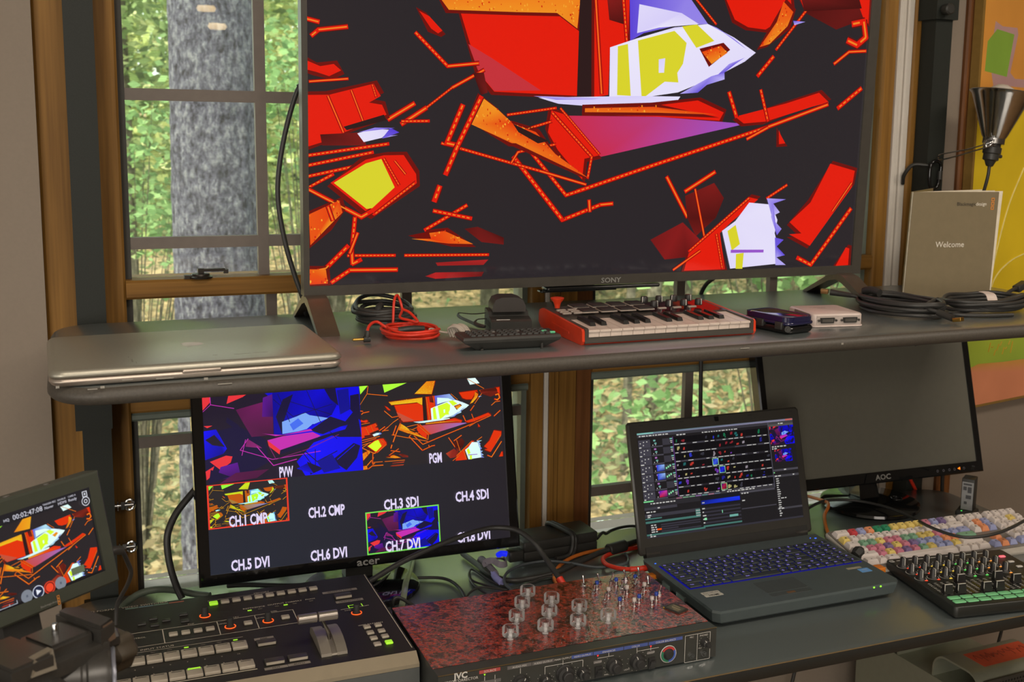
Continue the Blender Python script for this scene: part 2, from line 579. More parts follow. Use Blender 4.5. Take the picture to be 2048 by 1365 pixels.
# ---------------------------------------------------------------- woods outside
def leaf_mat(name, trans=.45):
    m = bpy.data.materials.new(name)
    m.use_nodes = True
    n, l = m.node_tree.nodes, m.node_tree.links
    n.remove(n['Principled BSDF'])
    a = n.new('ShaderNodeVertexColor')
    a.layer_name = 'Col'
    d = n.new('ShaderNodeBsdfDiffuse')
    t = n.new('ShaderNodeBsdfTranslucent')
    x = n.new('ShaderNodeMixShader')
    x.inputs[0].default_value = trans
    l.new(a.outputs[0], d.inputs[0])
    l.new(a.outputs[0], t.inputs[0])
    l.new(d.outputs[0], x.inputs[1])
    l.new(t.outputs[0], x.inputs[2])
    l.new(x.outputs[0], n['Material Output'].inputs[0])
    return m
LEAF = leaf_mat('leaf')
def leaves(name, centers, size, cols, parent=None, spread=.25, per=40, flat=.0, asp=.55, smin=.6):
    C = np.repeat(np.asarray(centers, float), per, axis=0)
    N = len(C)
    sp = np.asarray(spread, float)
    C = C + rng.normal(0, 1, (N, 3)) * sp
    d = rng.normal(0, 1, (N, 3))
    d[:, 2] *= (1 - flat)
    d /= np.linalg.norm(d, axis=1)[:, None]
    e = rng.normal(0, 1, (N, 3))
    e -= d * (d * e).sum(1)[:, None]
    e /= np.linalg.norm(e, axis=1)[:, None]
    s = size * rng.uniform(smin, 1.3, (N, 1))
    V = np.stack([C - d * s, C + e * s * asp - d * s * .1, C + d * s, C - e * s * asp - d * s * .1], 1).reshape(-1, 3)
    me = bpy.data.meshes.new(name)
    me.vertices.add(N * 4)
    me.vertices.foreach_set('co', V.ravel())
    me.loops.add(N * 4)
    me.loops.foreach_set('vertex_index', np.arange(N * 4))
    me.polygons.add(N)
    me.polygons.foreach_set('loop_start', np.arange(N) * 4)
    me.polygons.foreach_set('loop_total', np.full(N, 4))
    me.update()
    pal = np.array([lin(c) for c in cols])
    k = rng.integers(0, len(pal), N)
    cc = pal[k] * rng.uniform(.7, 1.3, (N, 1))
    ca = me.color_attributes.new('Col', 'FLOAT_COLOR', 'CORNER')
    full = np.concatenate([np.repeat(np.clip(cc, 0, 1), 4, 0), np.ones((N * 4, 1))], 1)
    ca.data.foreach_set('color', full.ravel())
    me.materials.append(LEAF)
    o = mk(name, me, parent)
    o['kind'] = 'stuff'
    return o
def bark_mat(name, a, b_, c, sc=1):
    m = bpy.data.materials.new(name)
    m.use_nodes = True
    n, l = m.node_tree.nodes, m.node_tree.links
    p = n['Principled BSDF']
    p.inputs['Roughness'].default_value = .9
    p.inputs['Specular IOR Level'].default_value = .15
    t = n.new('ShaderNodeTexCoord')
    mp = n.new('ShaderNodeMapping')
    mp.inputs['Scale'].default_value = (24 * sc, 24 * sc, 14 * sc)
    l.new(t.outputs['Object'], mp.inputs[0])
    v = n.new('ShaderNodeTexVoronoi')
    v.inputs['Scale'].default_value = 1
    l.new(mp.outputs[0], v.inputs['Vector'])
    nz = n.new('ShaderNodeTexNoise')
    nz.inputs['Scale'].default_value = 1.6
    nz.inputs['Detail'].default_value = 8
    nz.inputs['Roughness'].default_value = .7
    l.new(mp.outputs[0], nz.inputs['Vector'])
    rp = n.new('ShaderNodeValToRGB')
    rp.color_ramp.elements[0].position = .36
    rp.color_ramp.elements[0].color = (*lin(a), 1)
    rp.color_ramp.elements[1].position = .66
    rp.color_ramp.elements[1].color = (*lin(c), 1)
    e = rp.color_ramp.elements.new(.5)
    e.color = (*lin(b_), 1)
    l.new(nz.outputs['Fac'], rp.inputs[0])
    l.new(rp.outputs[0], p.inputs['Base Color'])
    bp = n.new('ShaderNodeBump')
    bp.inputs['Strength'].default_value = .9
    bp.inputs['Distance'].default_value = .03
    l.new(nz.outputs['Fac'], bp.inputs['Height'])
    l.new(bp.outputs[0], p.inputs['Normal'])
    return m
BARK = bark_mat('pine_bark', (56, 52, 58), (104, 101, 116), (160, 160, 164))
BARK2 = bark_mat('grey_bark', (70, 66, 56), (110, 104, 88), (150, 142, 122), .5)
def trunk(name, x, y, z0, z1, r, parent, m, lean=0, rows=70, cols=40, disp=.03, ped=.0):
    zs = np.linspace(z0, z1, rows)
    th = np.linspace(0, 2 * pi, cols, endpoint=False)
    ph = rng.uniform(0, 6, 8)
    vs = []
    for i, z in enumerate(zs):
        rr = r * (1 - .22 * (z - z0) / (z1 - z0))
        for a in th:
            q = math.sin(a * 9 + ph[0] + 1.3 * math.sin(z * 3 + ph[1])) * .5 + math.sin(a * 17 + z * 5 + ph[2]) * .3 + math.sin(z * 23 + a * 5 + ph[3]) * .3 + rng.normal(0, .35)
            k = rr * (1 + disp * q)
            vs.append((lean * (z - z0) + k * math.cos(a), k * math.sin(a), z))
    fs = []
    for i in range(rows - 1):
        for j in range(cols):
            k = (j + 1) % cols
            fs.append((i * cols + j, i * cols + k, (i + 1) * cols + k, (i + 1) * cols + j))
    fs.append(tuple(range(cols))[::-1])
    fs.append(tuple((rows - 1) * cols + j for j in range(cols)))
    b = MB()
    b.add(vs, fs)
    o = b.build(name, m, parent, 80)
    return o
GZ = -1.05
def gz(x, y):
    return GZ + max(0, y - 9) * .085 + .12 * math.sin(x * .7) * math.sin(y * .5)
g = MB()
nx, ny = 60, 60
g.add([(-14 + 60 * i / nx, 2.25 + 42 * j / ny, gz(-14 + 60 * i / nx, 2.25 + 42 * j / ny)) for j in range(ny + 1) for i in range(nx + 1)],
      [(j * (nx + 1) + i, j * (nx + 1) + i + 1, (j + 1) * (nx + 1) + i + 1, (j + 1) * (nx + 1) + i) for j in range(ny) for i in range(nx)])
struct(g.build('ground', mat('leaf_litter', (176, 152, 112), .95, c2=(84, 78, 46), scale=9, bump=.4, spec=.1), smooth=60))
YG = [(196, 202, 132), (174, 186, 116), (214, 216, 160), (150, 168, 106)]
MG = [(132, 154, 102), (154, 176, 114), (176, 192, 136), (118, 138, 92)]
BG = [(140, 172, 116), (160, 192, 128), (124, 158, 102)]
DG = [(112, 124, 90), (130, 142, 102), (158, 160, 120), (172, 166, 130)]
bt = thing('pine_tree', 'big grey lichened pine trunk close outside the left window', 'tree', (.632, 5.5, 0))
trunk('trunk', 0, 0, gz(.6, 5.5), 6.0, .215, bt, BARK, rows=230, cols=110, disp=.022)
def tree(lab, x, y, r, kind, crown, size, pal, per=46, n=60, lean=0, name='forest_tree', grp='trees in the woods', fz=(1.0, 6.5), rad=1.6, asp=.5):
    t = thing(name, lab, 'tree', (x, y, 0), 0, grp)
    trunk('trunk', 0, 0, gz(x, y) - .1, 7.5, r, t, BARK2, lean, rows=26, cols=14)
    if crown:
        cs = [(rng.normal(0, rad * .6), rng.normal(0, rad * .5), rng.uniform(*fz)) for _ in range(n)]
        leaves('foliage', cs, size, pal, t, (.38, .38, .16), per, .5, asp)
    return t
TREES = [  # x/y ratio, y, radius, palette, label
    (.505, 7.5, .035, None, 'slim pale bare trunk close to the left edge of right window'), (.532, 8.8, .065, None, 'bare grey trunk second from the left edge of right window'),
    (.566, 10.2, .10, DG, 'dull green tree trunk standing behind the upper edge of open laptop'),
    (.045, 10, .07, MG, 'green tree left of the big pine trunk'), (.215, 10.5, .10, YG, 'yellow green tree just right of the big pine trunk'), (.36, 11, .10, YG, 'yellow green tree behind the middle of the television'),
    (.47, 14, .12, YG, 'yellow green tree further back near the window mullion'), (.65, 12.5, .11, MG, 'green tree behind the right half of right window'), (.78, 12, .10, YG, 'yellow green tree at right edge of the right window')]
for q, y, r, pal, lab_ in TREES:
    tree(lab_, q * y, y, r, 0, bool(pal), .062, pal, lean=rng.normal(0, .012), n=120, per=70, fz=(.5, 5.0), rad=1.15, asp=.42)
def shrub(lab, x, y, pal, size, n, rad, zc, per=16, grp=None, asp=.62):
    t = thing('sapling', lab, 'sapling', (x, y, 0), 0, grp)
    z0 = gz(x, y)
    b = MB()
    cs = []
    for _ in range(n):
        c = Vector((rng.normal(0, rad), rng.normal(0, rad * .6), zc + rng.normal(0, rad * .8)))
        b.tube([(0, 0, z0), (c.x * .4, c.y * .4, z0 + (c.z - z0) * .6), c], lambda t_: .006 * (1 - t_) + .0015, 5, smooth=3)
        cs.append(c)
    b.build('stem', BARK2, t)
    leaves('foliage', cs, size, pal, t, (.16, .16, .10), per, .6, asp)
shrub('bright green maple sapling just outside right window beside laptop', .685 * 4.6, 4.6, BG, .040, 30, .36, 1.0, 30)
shrub('low green sapling outside the lower part of the right window', .555 * 5.4, 5.4, BG, .038, 16, .28, -.15, 26)
shrub('leafy green sapling left of the big pine trunk', .045 * 6.6, 6.6, BG, .028, 26, .34, 1.3, 60)
shrub('green sapling right of the big pine trunk behind the television', .19 * 6.8, 6.8, BG, .030, 22, .34, 1.5, 50)
cs = []
for _ in range(620):
    y = rng.uniform(19, 27)
    cs.append((rng.uniform(-.1, .95) * y, y, gz(0, y) + abs(rng.normal(0, 3.6))))
leaves('distant_foliage', cs, .15, YG + YG + MG + [(215, 220, 160)], None, (.9, .9, .6), 90, .3, .5)
cs = []
for _ in range(900):
    y = 6 + 15 * rng.uniform(0, 1) ** 1.3
    x = rng.uniform(0, .92) * y
    cs.append((x, y, gz(x, y) + abs(rng.normal(0, .22))))
leaves('undergrowth', cs, .045, DG + [(190, 174, 138), (176, 160, 124), (140, 140, 104)], None, (.35, .35, .10), 46, .6, .45)
tag(bpy.data.objects['undergrowth'], 'low green and tan undergrowth covering the forest floor', 'undergrowth')
tag(bpy.data.objects['distant_foliage'], 'pale sunlit foliage filling the far woods', 'foliage')
# flat pictures shown on the screens: colour key, line width, points in thousandths of the picture
RED_PIC = '''r 199,781 435,805 434,525 292,530 266,580 234,744
o 199,781 435,805 431,713 395,753 328,749 216,745
p 248,657 285,623 371,537 292,532 266,580
k 434,805 459,807 465,523 434,521
r 459,807 522,814 522,677 490,665 490,530 465,523
R10 461,808 478,533
R10 510,813 520,683
d 481,810 508,813 513,732 487,742
v 522,814 630,825 670,746 611,737 550,710 526,686
w 540,791 619,773 653,744 578,728 538,709
w 490,665 538,694 607,731 670,746 722,711 767,669 746,641 690,592 619,543 557,526 492,525
v 670,746 687,737 749,677 722,708
v 746,653 715,632 690,592 707,606 728,633
v 707,606 682,594 623,539 657,544 674,568 708,586
y 504,669 522,677 531,529 506,530
y 540,688 607,721 631,688 626,627 616,600 619,572 593,573 557,527 551,528
y 621,735 649,743 684,698 650,675
o 661,664 697,685 711,665 681,630
w 580,637 592,641 591,599 581,598
w 367,517 541,529 624,531 616,510 461,496 402,501
v 359,521 479,520 461,515 398,512
r 449,491 574,502 658,521 710,487 702,462 583,470 449,472
o 449,490 574,499 697,480 583,482 449,479
m 421,468 583,470 755,454 481,351 439,396
r 390,482 421,468 477,355 451,345 448,285 403,370 385,420
R9 392,475 464,351 458,289
R7 406,488 478,358
r 733,475 835,519 903,555 925,526 890,511 795,462 751,455
R13 415,167 483,210 505,213
R15 327,349 415,167
R12 311,452 420,239 482,272
R13 440,250 581,328 796,443 923,519
R12 462,223 464,191
R9 207,386 323,332 372,310 455,270
R8 323,332 334,363 399,386
R8 315,467 398,489
R8 330,419 391,451
o 270,516 298,482 324,443 364,420 399,358 459,289 330,388 323,388 252,441
k 324,443 387,395 368,388 334,419
R16 240,490 215,386 233,380 270,514
R16 233,380 214,301
R17 204,266 196,227
R11 164,680 215,595 265,606
r 169,738 185,725 206,689 199,681 188,693
R10 274,588 222,537
R7 222,537 181,481
R14 181,481 143,437
R14 162,492 122,449
R9 143,444 186,446
d 256,580 274,581 281,527 270,520
R11 249,213 181,146
R12 195,199 257,176
o 159,122 191,121 188,137 213,142 261,103 220,106
d 246,147 268,152 313,119 313,99 275,108
R9 59,80 133,77
R9 149,76 287,71
q 199,53 287,57 279,42 202,44
q 182,15 199,25 280,22 276,9 199,7
R13 -1,702 17,696
R13 7,661 17,676 59,687
r -2,596 19,583 39,590 50,574 32,558 13,568 -2,573
R8 3,543 60,553
r -4,508 32,510 99,542 110,510 92,492 112,487 119,461 54,412 27,389 -2,374
R7 30,507 53,412
R6 65,523 84,437
R6 97,539 103,507
k 53,427 115,461 119,446 58,418
d 18,406 81,413 88,378 21,377
w 74,410 98,422 125,421 112,399 84,387
v 125,426 139,414 125,405 137,407 112,397
v 76,413 101,426 132,426 98,418
R10 1,351 122,383
R10 1,325 98,360
R10 0,296 91,330
R10 0,267 37,301
r 33,278 87,340 115,352 146,353 166,301 167,277 100,188 87,200
y 38,278 87,330 111,342 132,265 97,209 88,207
R7 115,343 139,271
R6 132,337 149,301
R9 102,194 165,278
R14 0,260 80,185 95,200
o -1,194 46,231 51,198 29,160 2,111
R11 29,214 36,178
R13 70,183 65,93 66,57 79,68
R10 74,141 62,87
R14 -2,40 25,47 59,106
o -2,46 25,44 28,5 -2,4
R13 34,8 62,40 136,37
r 698,832 829,845 835,793 783,739 748,743 721,763
d 843,846 996,862 996,794 929,751 863,795
r 963,859 996,862 997,774 987,786
o 816,825 837,796 827,753 793,697 773,686 805,764
R9 850,841 863,802 807,681
R7 638,826 685,747
v 838,770 863,769 841,757
R22 964,771 987,780 994,732 976,707 956,719
R11 930,646 960,685 996,690
R14 718,547 735,475
R11 781,557 799,465
R13 802,659 773,600
R15 992,572 945,509
r 823,437 827,423 838,396 825,393
R11 800,444 759,408
R13 605,291 648,170
R14 698,306 642,248
d 642,234 698,273 719,226 705,165 667,109 648,167
q 579,102 640,153 676,98 651,45 608,40
R8 661,254 684,108
r 647,3 655,58 770,228 789,221 736,150 715,117 729,3
R9 770,225 655,63
R9 847,265 807,224
R8 708,114 724,5
R8 626,7 677,64
w 719,124 745,154 771,211 817,204 832,155 828,113 834,84 836,14 740,4
v 807,224 847,220 821,207 836,179 818,165 842,126 833,106
v 829,99 848,91 834,70 853,41 835,35 856,9 834,10
y 730,123 746,142 757,81 741,61
y 750,50 766,53 765,2 751,3
m 739,64 807,61 807,52 739,54
r 937,333 992,310 988,257 905,69 859,108 885,110 858,147 900,209
R8 987,271 949,179
R15 989,186 910,6 880,31
r 985,60 993,56 993,1 965,-2
g 0,1000 60,1000 5,900
g 160,1000 330,1000 170,900
o 380,860 470,1000 530,1000 500,840
w 760,1000 820,1000 850,930 780,920
d 850,840 970,860 980,820 860,800
R9 0,780 50,900 60,990
R9 50,900 190,860
R9 760,1000 880,860'''
BLUE_PIC = '''n 0,1000 1000,1000 1000,0 0,0
b 382,992 1000,1000 1000,0 619,3 569,171 706,412 446,507 435,906
N -1,567 209,637 379,457 394,197 226,64 3,97
b -2,606 77,615 137,391 113,336 2,283
n 64,558 126,412 50,442 8,507
e 0,1000 52,1000 47,922 -1,836
e 164,1007 287,1018 250,958 148,893
e 312,1029 405,1029 295,986
u 203,819 374,884 435,916 429,500 293,498 243,673
U 375,933 436,966 435,707 364,716
b 435,990 765,1003 847,786 811,679 666,538 489,491 433,493
N 765,1003 842,1002 858,774 805,861
N 451,705 500,898 567,950 493,620 484,502
c 488,641 582,689 638,726 717,631 644,537 589,518 487,502
C 536,605 592,667 624,603 556,532
c 648,700 789,642 689,585
N 665,518 800,660 897,587 977,739 1001,390 859,410 729,469
m 390,445 489,478 681,495 731,444 640,381 468,321
e 390,445 468,321 462,272 397,375
N 468,321 740,443 911,500 750,405 467,272
m 359,529 392,515 489,491 666,534 681,511 445,484
b 729,449 862,531 912,545 894,496 751,446
e 29,260 129,314 169,298 156,232 92,158
u 265,482 334,394 355,361 252,395
e 1,156 55,207 30,93 5,58
e 2,664 56,661 23,638
U 93,192 198,226 215,65 62,49
u 184,110 392,118 313,31 82,7
m4 49,994 50,897 192,836
m3 50,897 2,824
m5 322,385 420,153 569,201
m4 270,481 218,361 417,223 724,268
u4 399,375 438,220 638,301 849,442
m4 227,300 254,474
N5 594,317 686,63 692,293
N6 626,283 699,151 833,252
N4 440,906 560,692 815,800
N4 469,962 537,635
N4 655,980 733,609 837,393
N4 500,898 811,679
N 809,165 945,327 988,290 962,152 888,18 819,113
b5 831,152 950,306
N 634,161 741,65 652,8
b 566,92 633,141 674,15
B 699,151 800,217 850,48 740,15
N 937,886 997,899 1000,573 933,724
B 851,957 928,968 933,724 866,672
N 146,744 220,636 197,600 139,686
N 32,171 150,75 17,17'''
RK = {'r': (226, 28, 10), 'o': (232, 108, 22), 'p': (196, 50, 58), 'k': (44, 26, 26), 'd': (122, 26, 24), 'v': (128, 108, 236), 'w': (228, 222, 248), 'y': (216, 210, 44), 'm': (196, 62, 120), 'q': (170, 34, 34), 'g': (176, 205, 60)}
BK = {'n': (34, 26, 44), 'N': (26, 20, 58), 'b': (14, 10, 226), 'B': (16, 16, 140), 'e': (232, 52, 60), 'u': (128, 34, 104), 'U': (84, 20, 130), 'c': (124, 168, 246), 'C': (70, 110, 240), 'm': (196, 46, 176)}
def picture(b, data, x0, z0, w, h, y=0, dark=1.0, tone=None, kind='R', step=1.6e-5, lines=1.0):
    """flat picture in the x/z plane facing -y"""
    K = RK if kind == 'R' else BK
    prs = random.Random(5)
    T = tone or (lambda c: c)
    base = (42, 37, 40) if kind == 'R' else (34, 28, 48)
    b.poly([(x0, y, z0), (x0 + w, y, z0), (x0 + w, y, z0 + h), (x0, y, z0 + h)], 0, lin(T(base)))
    k = 0
    def pt(p, kk):
        u, v = min(max(p[0] / 1000, 0), 1), min(max(p[1] / 1000, 0), 1)
        return (x0 + u * w, y - kk * step, z0 + v * h)
    for ln in data.strip().split('\n'):
        hd, *ps = ln.split()
        P = [tuple(map(int, q.split(','))) for q in ps]
        k += 1
        if len(hd) == 1 and hd in K:
            c = K[hd]
            cols = []
            for q in P:
                if hd == 'o':
                    t = prs.random()
                    c = tuple(a * (1 - t) + bb * t for a, bb in zip((226, 50, 10), (240, 150, 34)))
                elif hd == 'm' and kind == 'R':
                    t = min(1, max(0, (q[0] - 500) / 220))
                    c = tuple(a * (1 - t) + bb * t for a, bb in zip((200, 44, 76), (150, 84, 200)))
                elif hd == 'w':
                    t = prs.random() * .5
                    c = tuple(a * (1 - t) + bb * t for a, bb in zip((236, 232, 250), (190, 176, 246)))
                elif hd in 'v':
                    t = prs.random()
                    c = tuple(a * (1 - t) + bb * t for a, bb in zip((196, 186, 246), (84, 60, 210)))
                elif hd in 'dq' or (kind == 'B' and hd in 'uUb'):
                    t = prs.uniform(.55, 1.15)
                    c = tuple(min(255, a * t) for a in K[hd])
                cols.append(lin(T(c)))
            if kind == 'R' and hd in 'ro' and w > .2:      # dark red fringe round the bright shapes
                mx_, my_ = sum(q[0] for q in P) / len(P), sum(q[1] for q in P) / len(P)
                ex = [(q[0] + (5 if q[0] > mx_ else -5), q[1] + (9 if q[1] > my_ else -9)) for q in P]
                b.poly([pt(q, k - .5) for q in ex], 0, lin(T((110, 16, 12))))
            b.poly([pt(q, k) for q in P], 0, cols)
            if hd == 'o' and w > .2:                         # flecks of brighter orange
                xs_, ys_ = [q[0] for q in P], [q[1] for q in P]
                for _ in range(int((max(xs_) - min(xs_)) * (max(ys_) - min(ys_)) / 120)):
                    u_, v_ = prs.uniform(min(xs_), max(xs_)), prs.uniform(min(ys_), max(ys_))
                    ins = False
                    for (xa, ya), (xb, yb) in zip(P, P[1:] + P[:1]):
                        if (ya > v_) != (yb > v_) and u_ < (xb - xa) * (v_ - ya) / (yb - ya) + xa:
                            ins = not ins
                    if ins and v_ < 990:
                        du_, dv_ = prs.uniform(1, 3), prs.uniform(2, 7)
                        b.poly([pt(q, k + .5) for q in ((u_, v_), (u_ + du_, v_), (u_ + du_ * .8, v_ + dv_), (u_, v_ + dv_))], 0, lin(T(prs.choice(((244, 170, 50), (236, 130, 26), (206, 40, 10))))))
            continue
        wd = float(hd[1:]) * (.00042 if kind == 'R' else .0009) * w * lines
        c0 = (222, 26, 10) if kind == 'R' else K[hd[0]]
        c1 = (240, 130, 36) if kind == 'R' else tuple(min(255, a * 1.15 + 8) for a in c0)
        bands = ((1.45, (96, 16, 12), k), (1.0, c0, k + .4), (.34, c1, k + .7)) if kind == 'R' else ((1.0, c0, k),)
        for frac, cc, kk in bands:
            for a, e in zip(P[:-1], P[1:]):
                A, E = Vector(pt(a, kk)), Vector(pt(e, kk))
                d = E - A
                L_ = d.length
                if L_ < 1e-6:
                    continue
                d.normalize()
                nn = Vector((-d.z, 0, d.x)) * (wd * .55 * frac)
                step_ = wd * 1.5
                cuts = [(0, L_)]
                if frac < .5 and wd > 1e-3:
                    nk_ = max(1, int(L_ / step_))
                    cuts = [(i * L_ / nk_, (i + .62) * L_ / nk_) for i in range(nk_)] if prs.random() < .6 else cuts
                ee = wd * .3 if frac > .5 else 0
                for t0, t1 in cuts:
                    q = [A + d * (t0 - ee) - nn, A + d * (t1 + ee) - nn, A + d * (t1 + ee) + nn, A + d * (t0 - ee) + nn]
                    q = [Vector((min(max(v.x, x0), x0 + w), v.y, min(max(v.z, z0), z0 + h))) for v in q]
                    b.poly(q, 0, lin(T(cc)))
    return b
SCR_TV = picture_mat('television_picture', .09, .55)
SCR = picture_mat('screen_picture', .28, .35)

# ---------------------------------------------------------------- workstation
LAM = mat('dark_laminate', (80, 87, 86), .45, var=.12, scale=900, spec=.6, coat=1, coatr=.26, coati=2.1)
EDGE = mat('dark_edge', (74, 69, 62), .5, var=.15, scale=300, spec=.45)
POST = mat('powder_coat', (36, 39, 35), .55, var=.15, scale=500, spec=.3)
ws = thing('workstation', 'black two-tier workstation desk with upper shelf standing against the windows', 'desk', (.88, 1.98, 0))
def wsl(b, x0, x1, y0, y1, z0, z1, r, ch):
    b.slab(x1 - x0, y1 - y0, z0, z1, r, ch, 8, ((x0 + x1) / 2 - .88, (y0 + y1) / 2 - 1.98))
b = MB(); wsl(b, -.037, 1.835, 1.474, 1.978, 1.203, 1.225, .07, .008)
sh = b.build('shelf', [LAM, EDGE], ws, 50)
def lip(o):
    for p_ in o.data.polygons:
        p_.material_index = 0 if p_.normal.z > .97 else 1
lip(sh)
# paint nicks along the shelf lip
nk = MB()
for px, py, ln in ((255, 760, 16), (330, 757, 26), (412, 758, 6), (115, 775, 5), (185, 779, 14), (205, 775, 6), (450, 768, 22), (1490, 697, 20), (1685, 688, 5)):
    p = aty(px, py, 1.4735)
    nk.box((p.x - .88, 1.4738 - 1.98, p.z), (ln / 1250, .0006, .0012 if ln > 8 else .003))
nk.build('paint_nick', M('nick', (150, 146, 136), .7), sh)['kind'] = 'stuff'
DKEDGE = mat('worktop_edge', (34, 34, 31), .5, var=.1, scale=300)
b = MB(); wsl(b, -.037, 1.80, 1.371, 1.985, .729, .75, .06, .0012)
wt = b.build('worktop', [LAM, DKEDGE], ws, 50)
lip(wt)
b = MB(); b.bx(.03 - .88, 1.735 - .88, 1.3706 - 1.98, 1.3722 - 1.98, .7490, .7502)
b.build('worn_edge', M('worn_highlight_tan', (118, 98, 66), .5), wt)  # worn line along the front edge, its highlight put into the tan colour
for x0 in (.002, 1.728):
    b = MB(); b.bx(x0 - .88, x0 + .045 - .88, 2.0 - 1.98, 2.045 - 1.98, 0, 2.25)
    po = b.build('post', POST, ws)
    pl = MB(); pl.bx(x0 - .010 - .88, x0 + .047 - .88, 1.990 - 1.98, 2.047 - 1.98, 1.043, 1.203)
    pl.build('shelf_bracket', POST, ws)
    pl = MB(); pl.bx(x0 - .010 - .88, x0 + .047 - .88, 1.990 - 1.98, 2.047 - 1.98, .60, .727)
    pl.build('worktop_bracket', POST, ws)
    pl = MB(); pl.bx(x0 - .88, x0 + .045 - .88, 1.45 - 1.98, 2.0 - 1.98, .690, .727)
    pl.build('support_arm', POST, ws)
    if x0 > 1:
        pl = MB(); pl.bx(x0 - .007 - .88, x0 + .052 - .88, 1.992 - 1.98, 2.05 - 1.98, 1.793, 2.2)
        sv = pl.build('sleeve', POST, ws)
        kn = MB(); kn.cyl((x0 + .012 - .88, 1.992 - 1.98, 1.813), .012, .022, 12, axis=(0, -1, 0), ch=.003)
        kn.build('knob', BLACK, sv, 40)
eb = None
for z in (.902, .827):
    b = MB()
    b.cyl((0, 0, 0), .0035, .03, 10, axis=(1, 0, 0))
    b.cyl((.010, 0, 0), .008, .006, 6, axis=(1, 0, 0))
    b.cyl((.004, 0, 0), .010, .002, 14, axis=(1, 0, 0))
    b.tube([(.024 + .007 * math.cos(a), .0, .009 * math.sin(a)) for a in np.linspace(0, 2 * pi, 12, endpoint=False)], .0026, 8, closed=True, smooth=2)
    if eb is None:
        eb = b.build('eye_bolt', CHROME, ws, 40)
        eb.location = (.047 - .88, .03, z)
    else:
        inst(eb, 'eye_bolt', ws, Vector((.047 - .88, .03, z)))

# ---------------------------------------------------------------- television
tvx0, tvx1, tvz0 = .343, 1.4442, 1.273
tv = thing('television', 'large flat television showing red glitch picture standing on the upper shelf', 'television', (.8935, 1.845, 1.225))
tl = Matrix.Rotation(math.radians(2.0), 4, 'X')
tvb = bpy.data.objects.new('panel', None)
scw, sch, sx0, sz0 = 1.0699, .6018, .3525 - .8935, .0170
b = MB()
x0, x1 = tvx0 - .8935, tvx1 - .8935
zt = sz0 + sch + .012
for q in ((x0, x1, 0, .026, 0, sz0), (x0, x1, 0, .026, sz0 + sch, zt), (x0, sx0, 0, .026, sz0, sz0 + sch), (sx0 + scw, x1, 0, .026, sz0, sz0 + sch)):
    b.bx(*q)
b.bx(x0 + .01, x1 - .01, .022, .032, .004, zt - .004)
b.bx(x0 + .15, x1 - .15, .03, .06, .03, .40)
fr = b.build('bezel', M('tv_bezel', (68, 64, 58), .38, spec=.5), tv)
b = MB(); b.bx(sx0, sx0 + scw, .004, .02, sz0, sz0 + sch)
picture(b, RED_PIC, sx0, sz0, scw, sch, .0039)
scn = b.build('screen', SCR_TV, tv)
b = MB(); b.text('SONY', .0125, (.0008, -.0006, .0076), xs=1.18, bold=.02)
lg = b.build('logo', M('silver_ink', (190, 190, 185), .3, .6), tv)
b = MB(); b.slab(.225, .03, -.0085, -.002, .004, .002, c=(-.012, .012)); b.slab(.15, .02, -.0115, -.0085, .004, .001, c=(-.06, .012))
sb = b.build('sensor_bar', GLOSS, tv, 40)
M_T = Matrix.Translation((0, 0, .048)) @ tl
for o in (fr, scn, lg, sb):
    o.matrix_basis = M_T
bpy.data.objects.remove(tvb)
def leg(b, xc, w):
    out = [(-.106, 0), (-.102, .004), (-.022, .046), (.004, .051), (.024, .046), (.106, .004), (.110, 0), (.098, 0), (.026, .033), (.004, .038), (-.016, .033), (-.090, 0)]
    b.prof([(u, v) for u, v in out], xc - w / 2, xc + w / 2)
LEGM = M('tv_leg', (84, 72, 60), .36, .2, spec=.5)
for xc, w in ((.361, .034), (1.405, .036)):
    b = MB(); leg(b, xc - .8935, w)
    b.build('leg', LEGM, tv, 25)
# television cord on the left
b = MB()
b.tube([(.360, 1.885, 1.615), (.349, 1.90, 1.605), (.3314, 1.905, 1.548), (.3181, 1.905, 1.484), (.3145, 1.905, 1.427), (.3237, 1.905, 1.361), (.3389, 1.905, 1.3025), (.352, 1.905, 1.262), (.362, 1.93, 1.2305), (.37, 1.96, 1.2305), (.372, 1.99, 1.21), (.372, 1.99, 1.10)], .0042, 8)
b.cyl((.350, 1.897, 1.607), .007, .02, 10, axis=(.6, -.2, .4))
o = b.build('cord', RUBBER, tv, 60)
o.location = -Vector(tv.location)
b = MB()
b.tube([(1.182, 1.89, 1.29), (1.180, 1.955, 1.262), (1.1765, 1.990, 1.240), (1.1711, 2.0, 1.2096), (1.174, 2.0, 1.15), (1.1784, 2.0, 1.0848), (1.1819, 2.0, .9687), (1.184, 1.99, .85), (1.186, 1.97, .7545)], .0042, 8)
tag(b.build('hanging_cord', RUBBER, None, 60), 'black cord hanging behind the shelf in front of the right window', 'cable')

